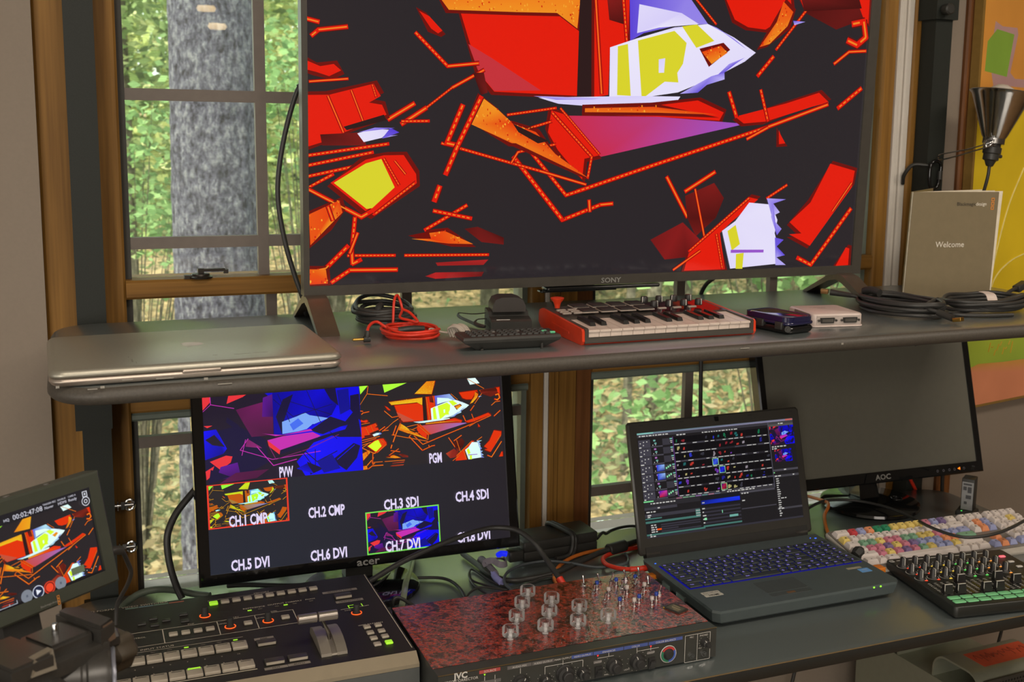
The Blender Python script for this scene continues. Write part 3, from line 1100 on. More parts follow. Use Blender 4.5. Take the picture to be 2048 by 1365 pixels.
# ---------------------------------------------------------------- painting on the angled wall
PM = paint_mat('canvas_paint', .75, .2, .16, 9)
pa = thing('painting', 'abstract canvas in orange, yellow and green hanging right of the black post', 'painting', (1.895, 2.045, .915))
pa.rotation_euler = (0, 0, A12)
b = MB(); b.bx(-.035, .95, -.026, -.004, 0, 1.25)
b.build('stretcher', M('gilt_edge', (150, 118, 60), .4, .3), pa)
b = MB()
y = -.0265
OR, GRN, YEL, PUR, OCH, PNK = [lin(c) for c in ((206, 142, 62), (126, 160, 60), (214, 184, 36), (176, 138, 136), (190, 150, 60), (206, 132, 96))]
def patch(pts, cols):
    patch.k += 1
    b.poly([(u, y - patch.k * 4e-5, v) for u, v in pts], 0, cols)
patch.k = 0
patch([(-.028, .006), (.945, .006), (.945, 1.244), (-.028, 1.244)], YEL)
patch([(-.028, .006), (.945, .006), (.945, .085), (.14, .10), (.04, .105), (-.028, .09)], [PNK, PNK, PNK, lin((196, 140, 70)), lin((190, 140, 60)), PNK])
patch([(-.028, .09), (.04, .105), (.14, .10), (.945, .085), (.945, .19), (.1, .165), (-.028, .17)], [lin((150, 170, 60))] * 2 + [lin((126, 166, 66))] * 2 + [lin((160, 176, 60))] * 3)
patch([(-.028, .72), (.10, .70), (.16, .69), (.945, .75), (.945, 1.244), (-.028, 1.244)], OR)
patch([(-.006, .72), (.02, .745), (.0, .80), (.012, .885), (.04, .875), (.095, .875), (.10, .86), (.08, .775), (.10, .762), (.3, .76), (.3, .74), (.06, .745)], PUR)
patch([(-.015, .775), (.068, .765), (.085, .86), (.02, .868), (-.012, .84)], GRN)
for x0_, z0_ in ((.10, .46), (.055, .25), (.12, .30)):
    pass
b.build('canvas', PM, pa)
b = MB()
for pts in ([(.06, .28), (.075, .36), (.11, .47), (.16, .56)], [(.05, .22), (.075, .30), (.13, .34), (.2, .36)]):
    b.tube([(u, -.0275, v) for u, v in pts], .0016, 5)
b.build('brush_line', M('pale_line', (222, 208, 130), .7), pa)
b = MB()
for i in range(9):
    u = .075 + i * .011
    b.tube([(u, -.0275, .13 + .012 * math.sin(i * 2.1)), (u + .006, -.0275, .142 + .01 * math.cos(i * 1.7))], .0012, 5, smooth=2)
b.build('signature', M('ochre_stroke', (190, 150, 40), .7), pa)

# ---------------------------------------------------------------- clamp lamp and carabiner on the right post
cb = MB()
pts = [(.000, .022), (.010, .020), (.016, .010), (.013, -.020), (.008, -.034), (-.004, -.038), (-.012, -.030), (-.014, 0), (-.010, .016)]
cb.tube([(u, 0, v) for u, v in pts], .0042, 8, closed=True, smooth=4)
car = thing('carabiner', 'black carabiner clipped round the right post beside the clamp lamp', 'carabiner', (1.742, 1.99, 1.470))
cb.build('hook', GLOSS, car, 60)
cb = MB(); cb.cyl((.0145, 0, -.018), .0055, .018, 10); cb.build('gate_sleeve', BLACK, car, 40)
cb = MB(); cb.tube([(-.01, .012, .012), (-.035, .03, .012), (-.045, .045, -.01), (-.035, .06, -.03)], .0042, 8)
cb.build('strap_loop', BLACK, car, 60)
cl = thing('clamp_lamp', 'shiny metal reflector clamp lamp held by wire beside the painting', 'lamp', (1.815, 1.90, 1.535))
ax = Vector((.13, 0, 1)).normalized()
b = MB()
b.lathe([(.020, 0), (.0215, .006), (.026, .012), (.060, .098), (.0665, .104), (.0645, .106), (.058, .100), (.024, .014), (.018, .004)], (0, 0, 0), 32, axis=ax, cap=False)
b.build('reflector', CHROME, cl, 40)
b = MB(); b.lathe([(.012, -.004), (.0225, -.004), (.0225, .010), (.012, .012)], (0, 0, 0), 24, axis=ax); b.build('collar', STEEL, cl, 40)
b = MB(); b.lathe([(.006, -.052), (.008, -.050), (.012, -.040), (.0165, -.038), (.0165, -.026), (.019, -.024), (.0195, -.012), (.0165, -.010), (.0165, -.004), (.008, -.004)], (0, 0, 0), 20, axis=ax)
b.cyl(tuple(ax * -.03 + Vector((.018, 0, 0))), .004, .010, 8, axis=(1, 0, -.1)); b.build('socket', BLACK, cl, 40)
b = MB(); b.lathe([(.010, .02), (.014, .04), (.030, .075), (.033, .092), (.026, .112), (.010, .121), (.001, .122)], (0, 0, 0), 24, axis=ax); b.build('bulb', M('bulb_glass', (190, 182, 172), .35), cl, 60)
b = MB(); b.tube([tuple(ax * -.05), (-.009, .0, -.075), (-.012, .01, -.12), (-.02, .03, -.2), (-.02, .05, -.31)], .0035, 8); b.build('cord', RUBBER, cl, 60)
b = MB()
for k in (0, 1):
    b.tube([(-.008, -.006, .006 + .004 * k), (-.018, -.02, .004), (-.03, -.02, -.002 - .006 * k), (-.050, .02, -.016 - .008 * k), (-.075, .07, -.028 - .012 * k), (-.072, .085, -.034)], .0016, 6)
for k in range(5):
    b.tube([(-.014 - .005 * k + .007 * math.cos(a), -.015, -.0 - .001 * k + .008 * math.sin(a)) for a in np.linspace(0, 2 * pi, 9, endpoint=False)], .0014, 6, closed=True, smooth=2)
b.build('wire_clamp', CHROME, cl, 60)

# ---------------------------------------------------------------- booklet standing open on the shelf
bk = thing('booklet', 'tan welcome booklet standing open at the right end of shelf', 'booklet', (1.5195, 1.802, 1.2255))
COV = mat('booklet_cover', (124, 112, 88), .32, var=.04, spec=.5)
PAPER = M('paper', (222, 212, 192), .7)
d1 = Vector((1.738 - 1.5195, 1.772 - 1.802, 0)); hh = .212
d1.normalize()
lean = Vector((.10, .07, 1)).normalized()
W1 = .196
nn = Vector((d1.y, -d1.x, 0))
def bp(u, v, o=0):
    return d1 * u + lean * v + nn * o
b = MB(); b.add([bp(0, 0), bp(W1, 0), bp(W1, hh), bp(0, hh), bp(0, 0, -.0008), bp(W1, 0, -.0008), bp(W1, hh, -.0008), bp(0, hh, -.0008)], [(0, 1, 2, 3), (7, 6, 5, 4), (0, 4, 5, 1), (1, 5, 6, 2), (2, 6, 7, 3), (3, 7, 4, 0)])
b.build('front_cover', COV, bk)
b = MB()
b.text('Welcome', .0165, bp(.093, .107, .0008), d1, lean)
b.text('Blackmagic', .010, bp(W1 - .052, hh - .024, .0008), d1, lean, 'RIGHT', 1, 1)
b.text('design', .010, bp(W1 - .052, hh - .024, .0008), d1, lean, 'LEFT', 1)
b.build('cover_lettering', [M('cream_ink', (226, 220, 206), .6), M('dark_ink', (48, 44, 38), .6)], bk)
b = MB()
for k in range(3):
    for (u0, u1, v0, v1) in ((0, .0075, 0, .0018), (0, .0075, .0055, .0073), (0, .0018, 0, .0073), (.0057, .0075, 0, .0073)):
        q = (W1 - .017, hh - .019 - k * .0085)
        b.poly([bp(q[0] + u0, q[1] + v0, .0009), bp(q[0] + u1, q[1] + v0, .0009), bp(q[0] + u1, q[1] + v1, .0009), bp(q[0] + u0, q[1] + v1, .0009)])
b.build('cover_emblem', M('orange_ink', (214, 140, 60), .6), bk)
d2 = Vector((.80, .60, 0))
b = MB()
for i in range(3):
    dd = (d1 * (1 - .12 * i) + Vector((0, .10 * i + .05, 0))).normalized()
    w2 = W1 + .012 + .004 * i
    P = [Vector((0, .0016 + .001 * i, 0)) + dd * u + lean * v for u, v in ((0, .001), (w2, .001), (w2 + .006, hh + .001), (0, hh - .0005))]
    b.add(P + [p + Vector((0, .0003, 0)) for p in P], [(0, 1, 2, 3), (7, 6, 5, 4), (0, 4, 5, 1), (1, 5, 6, 2), (2, 6, 7, 3), (3, 7, 4, 0)])
b.build('page', PAPER, bk)
P = [Vector((0, .006, 0)) + d2 * u + lean * v for u, v in ((0, .0), (W1, .0), (W1, hh), (0, hh))]
b = MB(); b.add(P + [p + Vector((0, .0008, 0)) for p in P], [(0, 1, 2, 3), (7, 6, 5, 4), (0, 4, 5, 1), (1, 5, 6, 2), (2, 6, 7, 3), (3, 7, 4, 0)])
b.build('back_cover', COV, bk)
# ---------------------------------------------------------------- things on the upper shelf
SZ = 1.2252
def coil(b, cx, cy, rx, ry, z, turns, r, seed, rot=0, rise=.004, head=(), tail=(), wob=.12, tilt=0, mi=0):
    q = random.Random(seed)
    pts = list(head)
    n = 10
    for t in range(turns):
        a0 = q.uniform(-.2, .2)
        kx, ky = q.uniform(1 - wob, 1 + wob * .3), q.uniform(1 - wob, 1 + wob * .3)
        ox, oy = q.uniform(-.1, .1) * rx, q.uniform(-.1, .1) * ry
        for k in range(n):
            a = 2 * pi * k / n + a0
            u, v = rx * kx * math.cos(a) + ox, ry * ky * math.sin(a) + oy
            x = cx + u * math.cos(rot) - v * math.sin(rot)
            y = cy + u * math.sin(rot) + v * math.cos(rot)
            zz = z + r + rise * (t + k / n) * .55 + q.uniform(0, rise) * .6 + tilt * max(0, v) * (t / max(1, turns - 1))
            pts.append((x, y, zz))
    pts += list(tail)
    b.tube(pts, r, 8, mi, smooth=4)
    return b
ALU = mat('anodised_aluminium', (184, 172, 160), .36, .75, var=.03, scale=300)
ALUL = mat('anodised_lid', (168, 164, 150), .40, .7, var=.03, scale=300)
ml = thing('laptop', 'closed silver aluminium laptop lying at the left end of shelf', 'laptop', (.1455, 1.6181, SZ), .0221)
b = MB()
b.slab(.364, .249, .0012, .0120, .018, .004, 8, chb=.006)
b.build('base', ALU, ml, 40)
b = MB()
for sx in (-1, 1):
    for sy in (-1, 1):
        b.cyl((sx * .15, sy * .10, 0), .007, .0016, 12)
b.build('foot', RUBBER, ml, 40)['kind'] = 'stuff'
b = MB()
b.slab(.3645, .2495, .0128, .0222, .018, .0055, 8, chb=.001)
lid = b.build('lid', ALUL, ml, 40)
b = MB()
b.slab(.356, .24, .0118, .0130, .014, .0002, 5)
b.build('seal', MATTE, ml)
b = MB()
pts = []
def apple():
    o = []
    for k in range(72):
        a = 2 * pi * k / 72
        r = .0150 * (1 + .04 * math.cos(2 * a))
        x, yv = r * math.cos(a), r * math.sin(a) * 1.06
        d = abs(((a - pi / 2 + pi) % (2 * pi)) - pi)
        yv -= .0030 * math.exp(-(d / .28) ** 2)
        d = abs(((a + pi / 2 + pi) % (2 * pi)) - pi)
        yv += .0018 * math.exp(-(d / .22) ** 2)
        dx, dy = x - .0185, yv - .0015
        dd = math.hypot(dx, dy)
        if dd < .0078:
            x, yv = .0185 + dx / dd * .0078, .0015 + dy / dd * .0078
        o.append((x, yv))
    return o
b.poly([(-x * 1.0, -yv + .004, .02235) for x, yv in apple()])
lf = [(0, .0158), (.0012, .0195), (.0042, .0225), (.0078, .0235), (.0072, .0200), (.0046, .0170)]
b.poly([(-x, -yv + .004, .02235) for x, yv in lf])
b.build('lid_emblem', M('pearl_emblem', (206, 196, 188), .25), lid)
b = MB()
b.slab(.048, .004, .0085, .0138, .0015, .0015, c=(-.002, -.1242))
b.build('latch', ALU, ml, 40)
b = MB(); b.bx(.142, .151, -.1249, -.124, .0065, .0074); b.build('sensor_slot', BLACK, ml)
b = MB()
for (px, py, w, h) in ((-.083, -.086, .0018, .018), (-.086, -.062, .001, .003), (-.079, -.100, .0008, .01), (.02, -.085, .006, .0006), (.055, -.088, .022, .0006), (.078, -.086, .02, .0006)):
    b.box((px, py, .02222), (w, h, .0003))
so = b.build('lid_scratch', M('scratch', (120, 116, 102), .6), lid)
so['kind'] = 'stuff'

# coiled leads
b = MB()
coil(b, .474, 1.838, .047, .050, SZ, 5, .0036, 4, .0, .008, tilt=.30, tail=((.50, 1.80, SZ + .02), (.475, 1.785, SZ + .008), (.455, 1.79, SZ + .004)))
t = thing('black_lead', 'coiled glossy black lead on the shelf behind the red lead', 'cable', (0, 0, 0))
b.build('lead', RUBBER, t, 60)
b = MB(); b.tube([(.452, 1.80, SZ + .012), (.456, 1.805, SZ + .03), (.462, 1.815, SZ + .033)], .0058, 8); b.build('lead_tie', MATTE, t, 60)
REDC = M('red_cord', (214, 52, 30), .4, spec=.5)
t = thing('red_lead', 'coiled red audio lead with black remote and jack plug', 'cable', (0, 0, 0))
b = MB()
coil(b, .478, 1.700, .043, .052, SZ, 5, .0023, 9, .1, .0045, head=((.404, 1.674, SZ + .010), (.412, 1.690, SZ + .022), (.430, 1.712, SZ + .024), (.45, 1.70, SZ + .014)))
b.tube([(.468, 1.76, SZ + .012), (.474, 1.775, SZ + .045), (.484, 1.79, SZ + .052), (.49, 1.785, SZ + .03), (.478, 1.755, SZ + .022), (.487, 1.735, SZ + .02), (.499, 1.725, SZ + .018), (.492, 1.745, SZ + .03), (.484, 1.76, SZ + .034)], .0022, 8)
b.build('lead', REDC, t, 60)
b = MB(); b.tube([(.453, 1.672, SZ + .016), (.472, 1.668, SZ + .018), (.492, 1.668, SZ + .017)], .0052, 8); b.build('inline_remote', BLACK, t, 60)
b = MB(); b.tube([(.4035, 1.668, SZ + .006), (.4035, 1.668, SZ + .012), (.4045, 1.671, SZ + .017)], .0042, 8); b.cyl((.408, 1.668, SZ + .0062), .0048, .010, 10, axis=(-1, .03, 0)); b.build('plug_body', BLACK, t, 60)
b = MB()
b.cyl((.398, 1.668, SZ + .0062), .0022, .014, 10, axis=(-1, .03, 0)); b.lathe([(.0022, 0), (.0024, .001), (.0005, .004)], (.384, 1.6685, SZ + .0062), 10, axis=(-1, .03, 0))
b.build('jack', GOLD, t, 60)
t = thing('white_lead', 'small bunch of off-white lead tied beside the remote control', 'cable', (0, 0, 0))
b = MB()
WC = M('off_white_cord', (178, 168, 156), .5)
for k in range(6):
    b.tube([(.533 + .0028 * k, 1.662 - .006 * k, SZ + .004), (.527 + .003 * k, 1.655, SZ + .018 + .002 * (k % 3)), (.536 + .003 * k, 1.64, SZ + .022), (.545 + .002 * k, 1.622, SZ + .006), (.540 + .002 * k, 1.616, SZ + .0025)], .0017, 6)
b.tube([(.540, 1.65, SZ + .010), (.522, 1.672, SZ + .010), (.506, 1.682, SZ + .014), (.502, 1.670, SZ + .006)], .0017, 6)
b.build('lead', WC, t, 60)
b = MB(); b.cyl((.504, 1.672, SZ + .0045), .0032, .010, 8, axis=(.4, -1, 0)); b.build('plug', GOLD, t, 40)

# remote control
rc = thing('remote_control', 'black remote control with rows of small buttons and green keys', 'remote control', (.594, 1.574, SZ), -.075)
b = MB()
b.rings([[(sx * (.069 - ax_), sy * (.026 - ay), z) for sx, sy in ((-1, -1), (1, -1), (1, 1), (-1, 1))] for z, ax_, ay in ((.0012, .016, .010), (.004, .012, .007), (.013, -.004, -.001), (.017, -.006, -.002), (.0205, -.005, -.0005), (.0215, -.003, .0015))])
body = b.build('body', BLACK, rc)
b = MB(); b.bx(.044, .047, -.027, -.024, 0, .009); b.bx(-.047, -.043, -.021, -.017, 0, .003); b.build('foot', BLACK, rc)
b = MB().box((0, 0, .0013), (.0068, .0052, .0026), 0, None, .85, .85)
pb = None
q = random.Random(3)
for i in range(13):
    for j in range(4):
        if i in (4, 8) and j in (1, 2):
            continue
        T = Tr(-.058 + i * .0096, -.018 + j * .0115, .0214)
        if pb is None:
            pb = b.build('button', M('button_grey', (58, 58, 56), .5), rc); pb.matrix_basis = T
        else:
            inst(pb, 'button', rc, T)
b = MB()
for i in range(13):
    for j in range(4):
        if q.random() < .72:
            b.box((-.058 + i * .0096, -.0128 + j * .0115, .0217), (.0042, .0016, .0004))
b.build('button_mark', WHITEINK, rc)['kind'] = 'stuff'
for x, y_ in ((.064, -.018), (.0545, -.006)):
    gb = MB(); gb.slab(.009, .005, .0214, .0246, .0015, .001, c=(x, y_)); gb.build('green_key', M('mint_key', (96, 190, 140), .5), rc, 40)

# battery charger
bc = thing('battery_charger', 'black camera battery seated in its charger behind the remote', 'charger', (.652, 1.728, SZ), -.18)
b = MB()
b.prof([(-.035, 0), (-.035, .016), (-.030, .019), (-.008, .021), (-.002, .028), (.030, .030), (.034, .026), (.034, 0)], -.033, .033)
b.build('base', BLACK, bc)
b = MB()
b.rings([[(x, yy, .0285 + zz) for x, zz in ((-.027, 0), (.027, 0), (.027, .010), (.022, .020), (.012, .0235), (-.012, .0235), (-.022, .020), (-.027, .010))] for yy in (-.013, .033)])
b.build('battery', M('battery_black', (54, 50, 47), .38), bc, 30)
b = MB(); b.bx(-.024, -.002, -.0312, -.0300, .0175, .0192); b.build('caption', WHITEINK, bc)
b = MB()
for k in range(3):
    b.bx(-.0332, -.0328, -.028 + k * .018, -.014 + k * .018, .004, .014)
b.build('side_vent', MATTE, bc)['kind'] = 'stuff'
b = MB(); b.tube([(-.031, .022, .022), (-.05, .05, .016), (-.070, .075, .014), (-.0705, .066, .009), (-.057, .028, .006), (-.048, .0, .004), (-.038, -.008, .004)], .0030, 6, flat=.35)
b.tube([(-.031, .014, .014), (-.045, .03, .010), (-.052, .012, .007), (-.040, -.010, .005)], .0030, 6, flat=.35)
b.build('strap', RUBBER, bc, 60)

# small keyboard controller
mk_ = thing('keyboard_controller', 'red and black mini piano keyboard controller with pads and knobs', 'keyboard', (.704, 1.547, SZ), .004)
W, D = .308, .170
def sl_(y):
    return .0245 + .0095 * (y / D)
REDP = M('red_plastic', (206, 58, 26), .38)
CHAR = mat('charcoal_shell', (66, 62, 56), .42, var=.05)
b = MB()
side = [(.004, .0), (.0, .006), (.001, .0215), (.004, .0245), (D - .01, .0335), (D, .030), (D + .003, .022), (D + .003, .010), (D - .008, .001)]
b.prof(side, 0, .0045); b.prof(side, W - .0045, W)
b.prof([(.006, 0), (.004, .0022), (D, .0022), (D - .006, 0)], .0045, W - .0045)
b.prof([(.05, .010), (.05, .0135), (.115, .0175), (.115, .0140)], -.0006, .001)
b.build('red_shell', REDP, mk_, 30)
b = MB()
b.bx(.0046, W - .0046, .0015, .078, .0024, .0115)
b.prof([(.0, .0024), (-.0008, .004), (.0005, .0105), (.004, .0112), (.004, .0024)], .0046, W - .0046)
b.prof([(.0, .004), (.0, .0235), (.003, .0255), (.078, .0288), (.078, .004)], .0046, .0108)
b.prof([(.0, .004), (.0, .0235), (.003, .0255), (.078, .0288), (.078, .004)], W - .0098, W - .0046)
b.prof([(.077, .0024), (.077, .0285), (D - .004, .0338), (D, .031), (D, .0024)], .0046, W - .0046)
b.build('shell', CHAR, mk_, 30)
b = MB(); b.prof([(.080, .02885), (.080, .0292), (D - .006, .0340), (D - .006, .0336)], .168, W - .010); b.build('glossy_panel', M('wine_gloss', (58, 30, 34), .12), mk_)
KEYW = M('white_key', (208, 192, 180), .35)
pitch = (W - .0098 - .0108) / 15
kb_ = MB()
kb_.prof([(.0035, .0115), (.0035, .0190), (.0008, .0196), (.0008, .0218), (.0022, .0228), (.076, .0268), (.076, .0115)], .0004, pitch - .0004)
k0 = None
for i in range(15):
    T = Tr(.0108 + i * pitch, 0, 0)
    if k0 is None:
        k0 = kb_.build('white_key', KEYW, mk_); k0.matrix_basis = T
    else:
        inst(k0, 'white_key', mk_, T)
kk = MB()
kk.rings([[(-.0050, .026, .0238), (.0050, .026, .0238), (.0050, .0765, .0265), (-.0050, .0765, .0265)], [(-.0040, .0285, .0300), (.0040, .0285, .0300), (.0040, .0765, .0325), (-.0040, .0765, .0325)]])
k1 = None
for i in (0, 1, 3, 4, 5, 7, 8, 10, 11, 12):
    T = Tr(.0108 + (i + 1) * pitch, 0, 0)
    if k1 is None:
        k1 = kk.build('black_key', M('black_key', (34, 32, 30), .22), mk_); k1.matrix_basis = T
    else:
        inst(k1, 'black_key', mk_, T)
p0 = MB(); p0.slab(.0295, .028, 0, .0022, .002, .0008); p1 = None
p2 = MB(); p2.slab(.0265, .025, .0022, .0042, .002, .0012)
for j in range(2):
    for i in range(4):
        T = Tr(.0555 + i * .0338 - (1 - j) * .0, .1035 + j * .0345, sl_(.1035 + j * .0345) + .0035, rx=.055)
        if p1 is None:
            p1 = p0.build('pad_rim', M('pad_rim_grey', (150, 138, 128), .45), mk_, 40); p1.matrix_basis = T
            p3 = p2.build('pad', M('pad_black', (40, 36, 34), .5), p1, 40)
        else:
            r_ = inst(p1, 'pad_rim', mk_, T); inst(p3, 'pad', r_)
kn = MB(); kn.lathe([(.0062, 0), (.0066, .0015), (.0062, .009), (.0050, .0108), (.001, .011)], n=18)
kt = MB(); kt.box((0, -.0058, .0062), (.0014, .002, .0095))
k1 = None
for j in range(2):
    for i in range(4):
        yy = .1085 + j * .035
        T = Tr(.1790 + i * .0282, yy, sl_(yy) + .004, rz=[.8, -.2, .1, .3, -.9, .4, -1.0, .2][i + 4 * j])
        if k1 is None:
            k1 = kn.build('knob', M('soft_knob', (38, 35, 34), .45), mk_, 40); k1.matrix_basis = T
            k2 = kt.build('knob_mark', WHITEINK, k1)
        else:
            inst(k2, 'knob_mark', inst(k1, 'knob', mk_, T))
bb = MB(); bb.slab(.0150, .0062, 0, .0030, .001, .0008); k1 = None
for x, yy in [(.186 + i * .0282, .0935) for i in range(3)] + [(.0145 + i * .019, .092 + j * .0115) for i in range(2) for j in range(3)]:
    T = Tr(x, yy, sl_(yy) + .0036, rx=.055)
    if k1 is None:
        k1 = bb.build('button', M('pad_rim_grey', (150, 138, 128), .45), mk_, 40); k1.matrix_basis = T
    else:
        inst(k1, 'button', mk_, T)
b = MB(); b.lathe([(.0042, 0), (.0046, .004), (.0062, .009), (.0108, .0150), (.0112, .0168), (.0085, .0176), (.001, .0160)], (.0195, .142, sl_(.142) + .003), 20)
b.build('joystick', REDP, mk_, 40)

# blue case
gc = thing('hard_case', 'small glossy dark blue hinged case between keyboard and white box', 'case', (1.076, 1.580, SZ), .22)
b = MB(); b.slab(.064, .105, .0005, .013, .012, .004, 6, chb=.006); b.build('lower_shell', GLOSS, gc, 40)
b = MB(); b.slab(.064, .105, .0142, .020, .012, .002, 6); b.slab(.063, .104, .020, .0275, .016, .0075, 6); b.build('upper_shell', mat('blue_gloss', (28, 28, 62), .14, coat=.6), gc, 40)
for yy in (-.032, .01, .032):
    b = MB(); b.slab(.010, .016, .0075, .0195, .002, .001, c=(-.030, yy)); b.build('hinge', BLACK, gc, 40)
b = MB(); b.cyl((-.028, -.046, .010), .0052, .007, 14, axis=(-.6, -.8, 0)); b.cyl((-.0305, -.0493, .010), .0025, .005, 10, axis=(-.6, -.8, 0)); b.build('lanyard_post', BLACK, gc, 40)

# white adapter box with two sockets
db = thing('video_adapter', 'white adapter box with two video sockets facing the front', 'adapter', (1.193, 1.613, SZ), -.15)
WPL = mat('ivory_plastic', (204, 188, 180), .4, var=.02)
b = MB()
b.slab(.094, .096, .0015, .0225, .010, .0025, 6)
b.slab(.098, .10, .0002, .003, .012, .001, 6)
b.build('body', WPL, db, 40)
b = MB(); b.bx(-.0475, -.044, -.036, .02, .0045, .0215); b.build('side_grip', M('grey_grip', (140, 124, 116), .6), db)
b = MB(); b.bx(-.040, .040, -.0486, -.0478, .0045, .0195); b.build('front_plate', M('plate_grey', (176, 164, 156), .5), db)
for x in (-.021, .021):
    b = MB(); b.prof([(-.013, .0165), (.013, .0165), (.0115, .0075), (-.0115, .0075)], -.0515, -.048, axis='Y')
    b.T = None
    s_ = b.build('socket', BLACK, db); s_.location = (x, 0, 0)
    b = MB(); b.box((0, -.0516, .012), (.020, .0012, .005)); b.build('pin_block', M('grey_steel', (110, 106, 100), .35, .6), s_)
    b = MB()
    for sx in (-1, 1):
        b.cyl((sx * .0158, -.048, .012), .0022, .004, 6, axis=(0, -1, 0))
    b.build('screw_post', STEEL, s_)
b = MB()
b.text('DUALHEAD', .0058, (-.004, .022, .0227), (1, 0, 0), (0, 1, 0)); b.text('DIGITAL', .0045, (.0, .012, .0227), (1, 0, 0), (0, 1, 0)); b.text('1', .004, (-.016, -.04, .0227), (1, 0, 0), (0, 1, 0)); b.text('2', .004, (.026, -.04, .0227), (1, 0, 0), (0, 1, 0))
b.build('lettering', M('grey_ink', (120, 108, 104), .6), db)

# black leads at right end of shelf
t = thing('usb_lead', 'coiled black lead with square printer plug lying behind the white box', 'cable', (0, 0, 0))
b = MB()
coil(b, 1.392, 1.660, .060, .085, SZ, 7, .0036, 21, .1, .0060, head=((1.350, 1.780, SZ + .020), (1.365, 1.755, SZ + .018), (1.385, 1.735, SZ + .012)), tail=((1.385, 1.585, SZ + .022), (1.395, 1.555, SZ + .016)))
b.build('lead', RUBBER, t, 60)
b = MB(); b.tube([(1.338, 1.795, SZ + .0215), (1.350, 1.780, SZ + .020), (1.362, 1.760, SZ + .019)], lambda s: .0065 - .002 * s, 8, smooth=3); b.build('plug_grip', BLACK, t, 50)
b = MB(); b.T = Matrix.Translation((1.331, 1.804, SZ + .0222)) @ Matrix.Rotation(-.86, 4, 'Z'); b.slab(.014, .0095, -.0045, .0045, .001, .0005); b.build('printer_plug', M('brass_plug', (150, 112, 70), .3, .6), t, 40)
b = MB(); b.tube([(1.393, 1.56, SZ + .016), (1.398, 1.545, SZ + .012), (1.401, 1.532, SZ + .0095)], .0062, 8, smooth=3); b.build('plug_grip', BLACK, t, 50)
b = MB(); b.T = Matrix.Translation((1.4045, 1.5225, SZ + .0085)) @ Matrix.Rotation(-1.25, 4, 'Z') @ Matrix.Rotation(-.2, 4, 'Y'); b.slab(.016, .0115, -.0035, .0035, .0006, .0004); b.build('flat_plug', GOLD, t, 40)
b = MB(); b.tube([(1.372, 1.738, SZ + .030), (1.375, 1.72, SZ + .034), (1.378, 1.70, SZ + .031)], .0075, 8); b.build('lead_tie', MATTE, t, 60)
t = thing('spare_lead', 'coiled black lead with white paper label at the shelf end', 'cable', (0, 0, 0))
b = MB()
coil(b, 1.575, 1.640, .095, .060, SZ, 5, .0036, 33, .25, .0075, head=((1.715, 1.70, SZ + .028), (1.69, 1.69, SZ + .026), (1.66, 1.675, SZ + .02)), tail=((1.51, 1.61, SZ + .006), (1.455, 1.60, SZ + .004), (1.50, 1.565, SZ + .004), (1.56, 1.555, SZ + .004)))
b.build('lead', RUBBER, t, 60)
b = MB(); b.T = Matrix.Translation((1.722, 1.702, SZ + .030)) @ Matrix.Rotation(.3, 4, 'Z') @ Matrix.Rotation(-.25, 4, 'Y'); b.slab(.036, .016, -.006, .006, .002, .001); b.build('plug', BLACK, t, 40)
b = MB(); b.tube([(1.548, 1.590, SZ + .016), (1.552, 1.604, SZ + .034), (1.560, 1.63, SZ + .036)], .011, 6, flat=.1); b.build('paper_label', M('label_paper', (206, 190, 180), .7), t, 60)
# ---------------------------------------------------------------- monitors on the worktop
DZ = .7502
def smtx(c, a, t, ro=0):
    u = Vector((math.cos(a), math.sin(a), 0)); nn_ = Vector((-math.sin(a), math.cos(a), 0))
    v = Vector((0, 0, 1)) * math.cos(t) + nn_ * math.sin(t)
    u, v = u * math.cos(ro) + v * math.sin(ro), -u * math.sin(ro) + v * math.cos(ro)
    y_ = v.cross(u)
    return Matrix(((u.x, y_.x, v.x, c[0]), (u.y, y_.y, v.y, c[1]), (u.z, y_.z, v.z, c[2]), (0, 0, 0, 1)))
def put(o, root, Mw):
    o.matrix_basis = Matrix.Translation(-Vector(root.location)) @ Mw
    return o
def frame_(b, w, h, l, r, bt, tp, y0, y1, ch=.003):
    """bezel round a w x h opening centred on the origin, in x/z"""
    X0, X1, Z0, Z1 = -w / 2 - l, w / 2 + r, -h / 2 - bt, h / 2 + tp
    def loop(x0, x1, z0, z1, y):
        return [(x0, y, z0), (x1, y, z0), (x1, y, z1), (x0, y, z1)]
    rs = [loop(-w / 2, w / 2, -h / 2, h / 2, y0 + .004), loop(-w / 2, w / 2, -h / 2, h / 2, y0 + .0005), loop(X0 + ch, X1 - ch, Z0 + ch, Z1 - ch, y0), loop(X0, X1, Z0, Z1, y0 + ch), loop(X0, X1, Z0, Z1, y1 - ch), loop(X0 + ch, X1 - ch, Z0 + ch, Z1 - ch, y1)]
    b.rings(rs, cap=False)
    b.poly(rs[-1][::-1])
    return b
am = thing('switcher_monitor', 'black monitor on round stand showing eight channel multiview with labels', 'monitor', (.44, 1.875, DZ))
MA = smtx((.4538, 1.9137, .9511), -.0088, .1885)
w, h = .531, .2987
b = MB(); frame_(b, w, h, .0186, .0186, .0185, .017, -.003, .030)
b.bx(-.16, .16, .03, .052, -.10, .10)
put(b.build('bezel', GLOSS, am, 30), am, MA)
b = MB()
def R_(b, u0, v0, u1, v1, c, k, w=None, h=None, y=0):
    ww, hh_ = w or RW[0], h or RW[1]
    x0, x1, z0, z1 = (u0 - .5) * ww, (u1 - .5) * ww, (v0 - .5) * hh_, (v1 - .5) * hh_
    yy = y - k * 2e-5
    b.poly([(x0, yy, z0), (x1, yy, z0), (x1, yy, z1), (x0, yy, z1)], 0, [lin(q) for q in c] if isinstance(c, list) else lin(c))
RW = (w, h)
R_(b, 0, 0, 1, 1, [(36, 40, 52), (38, 34, 40), (38, 34, 38), (38, 36, 44)], 0)
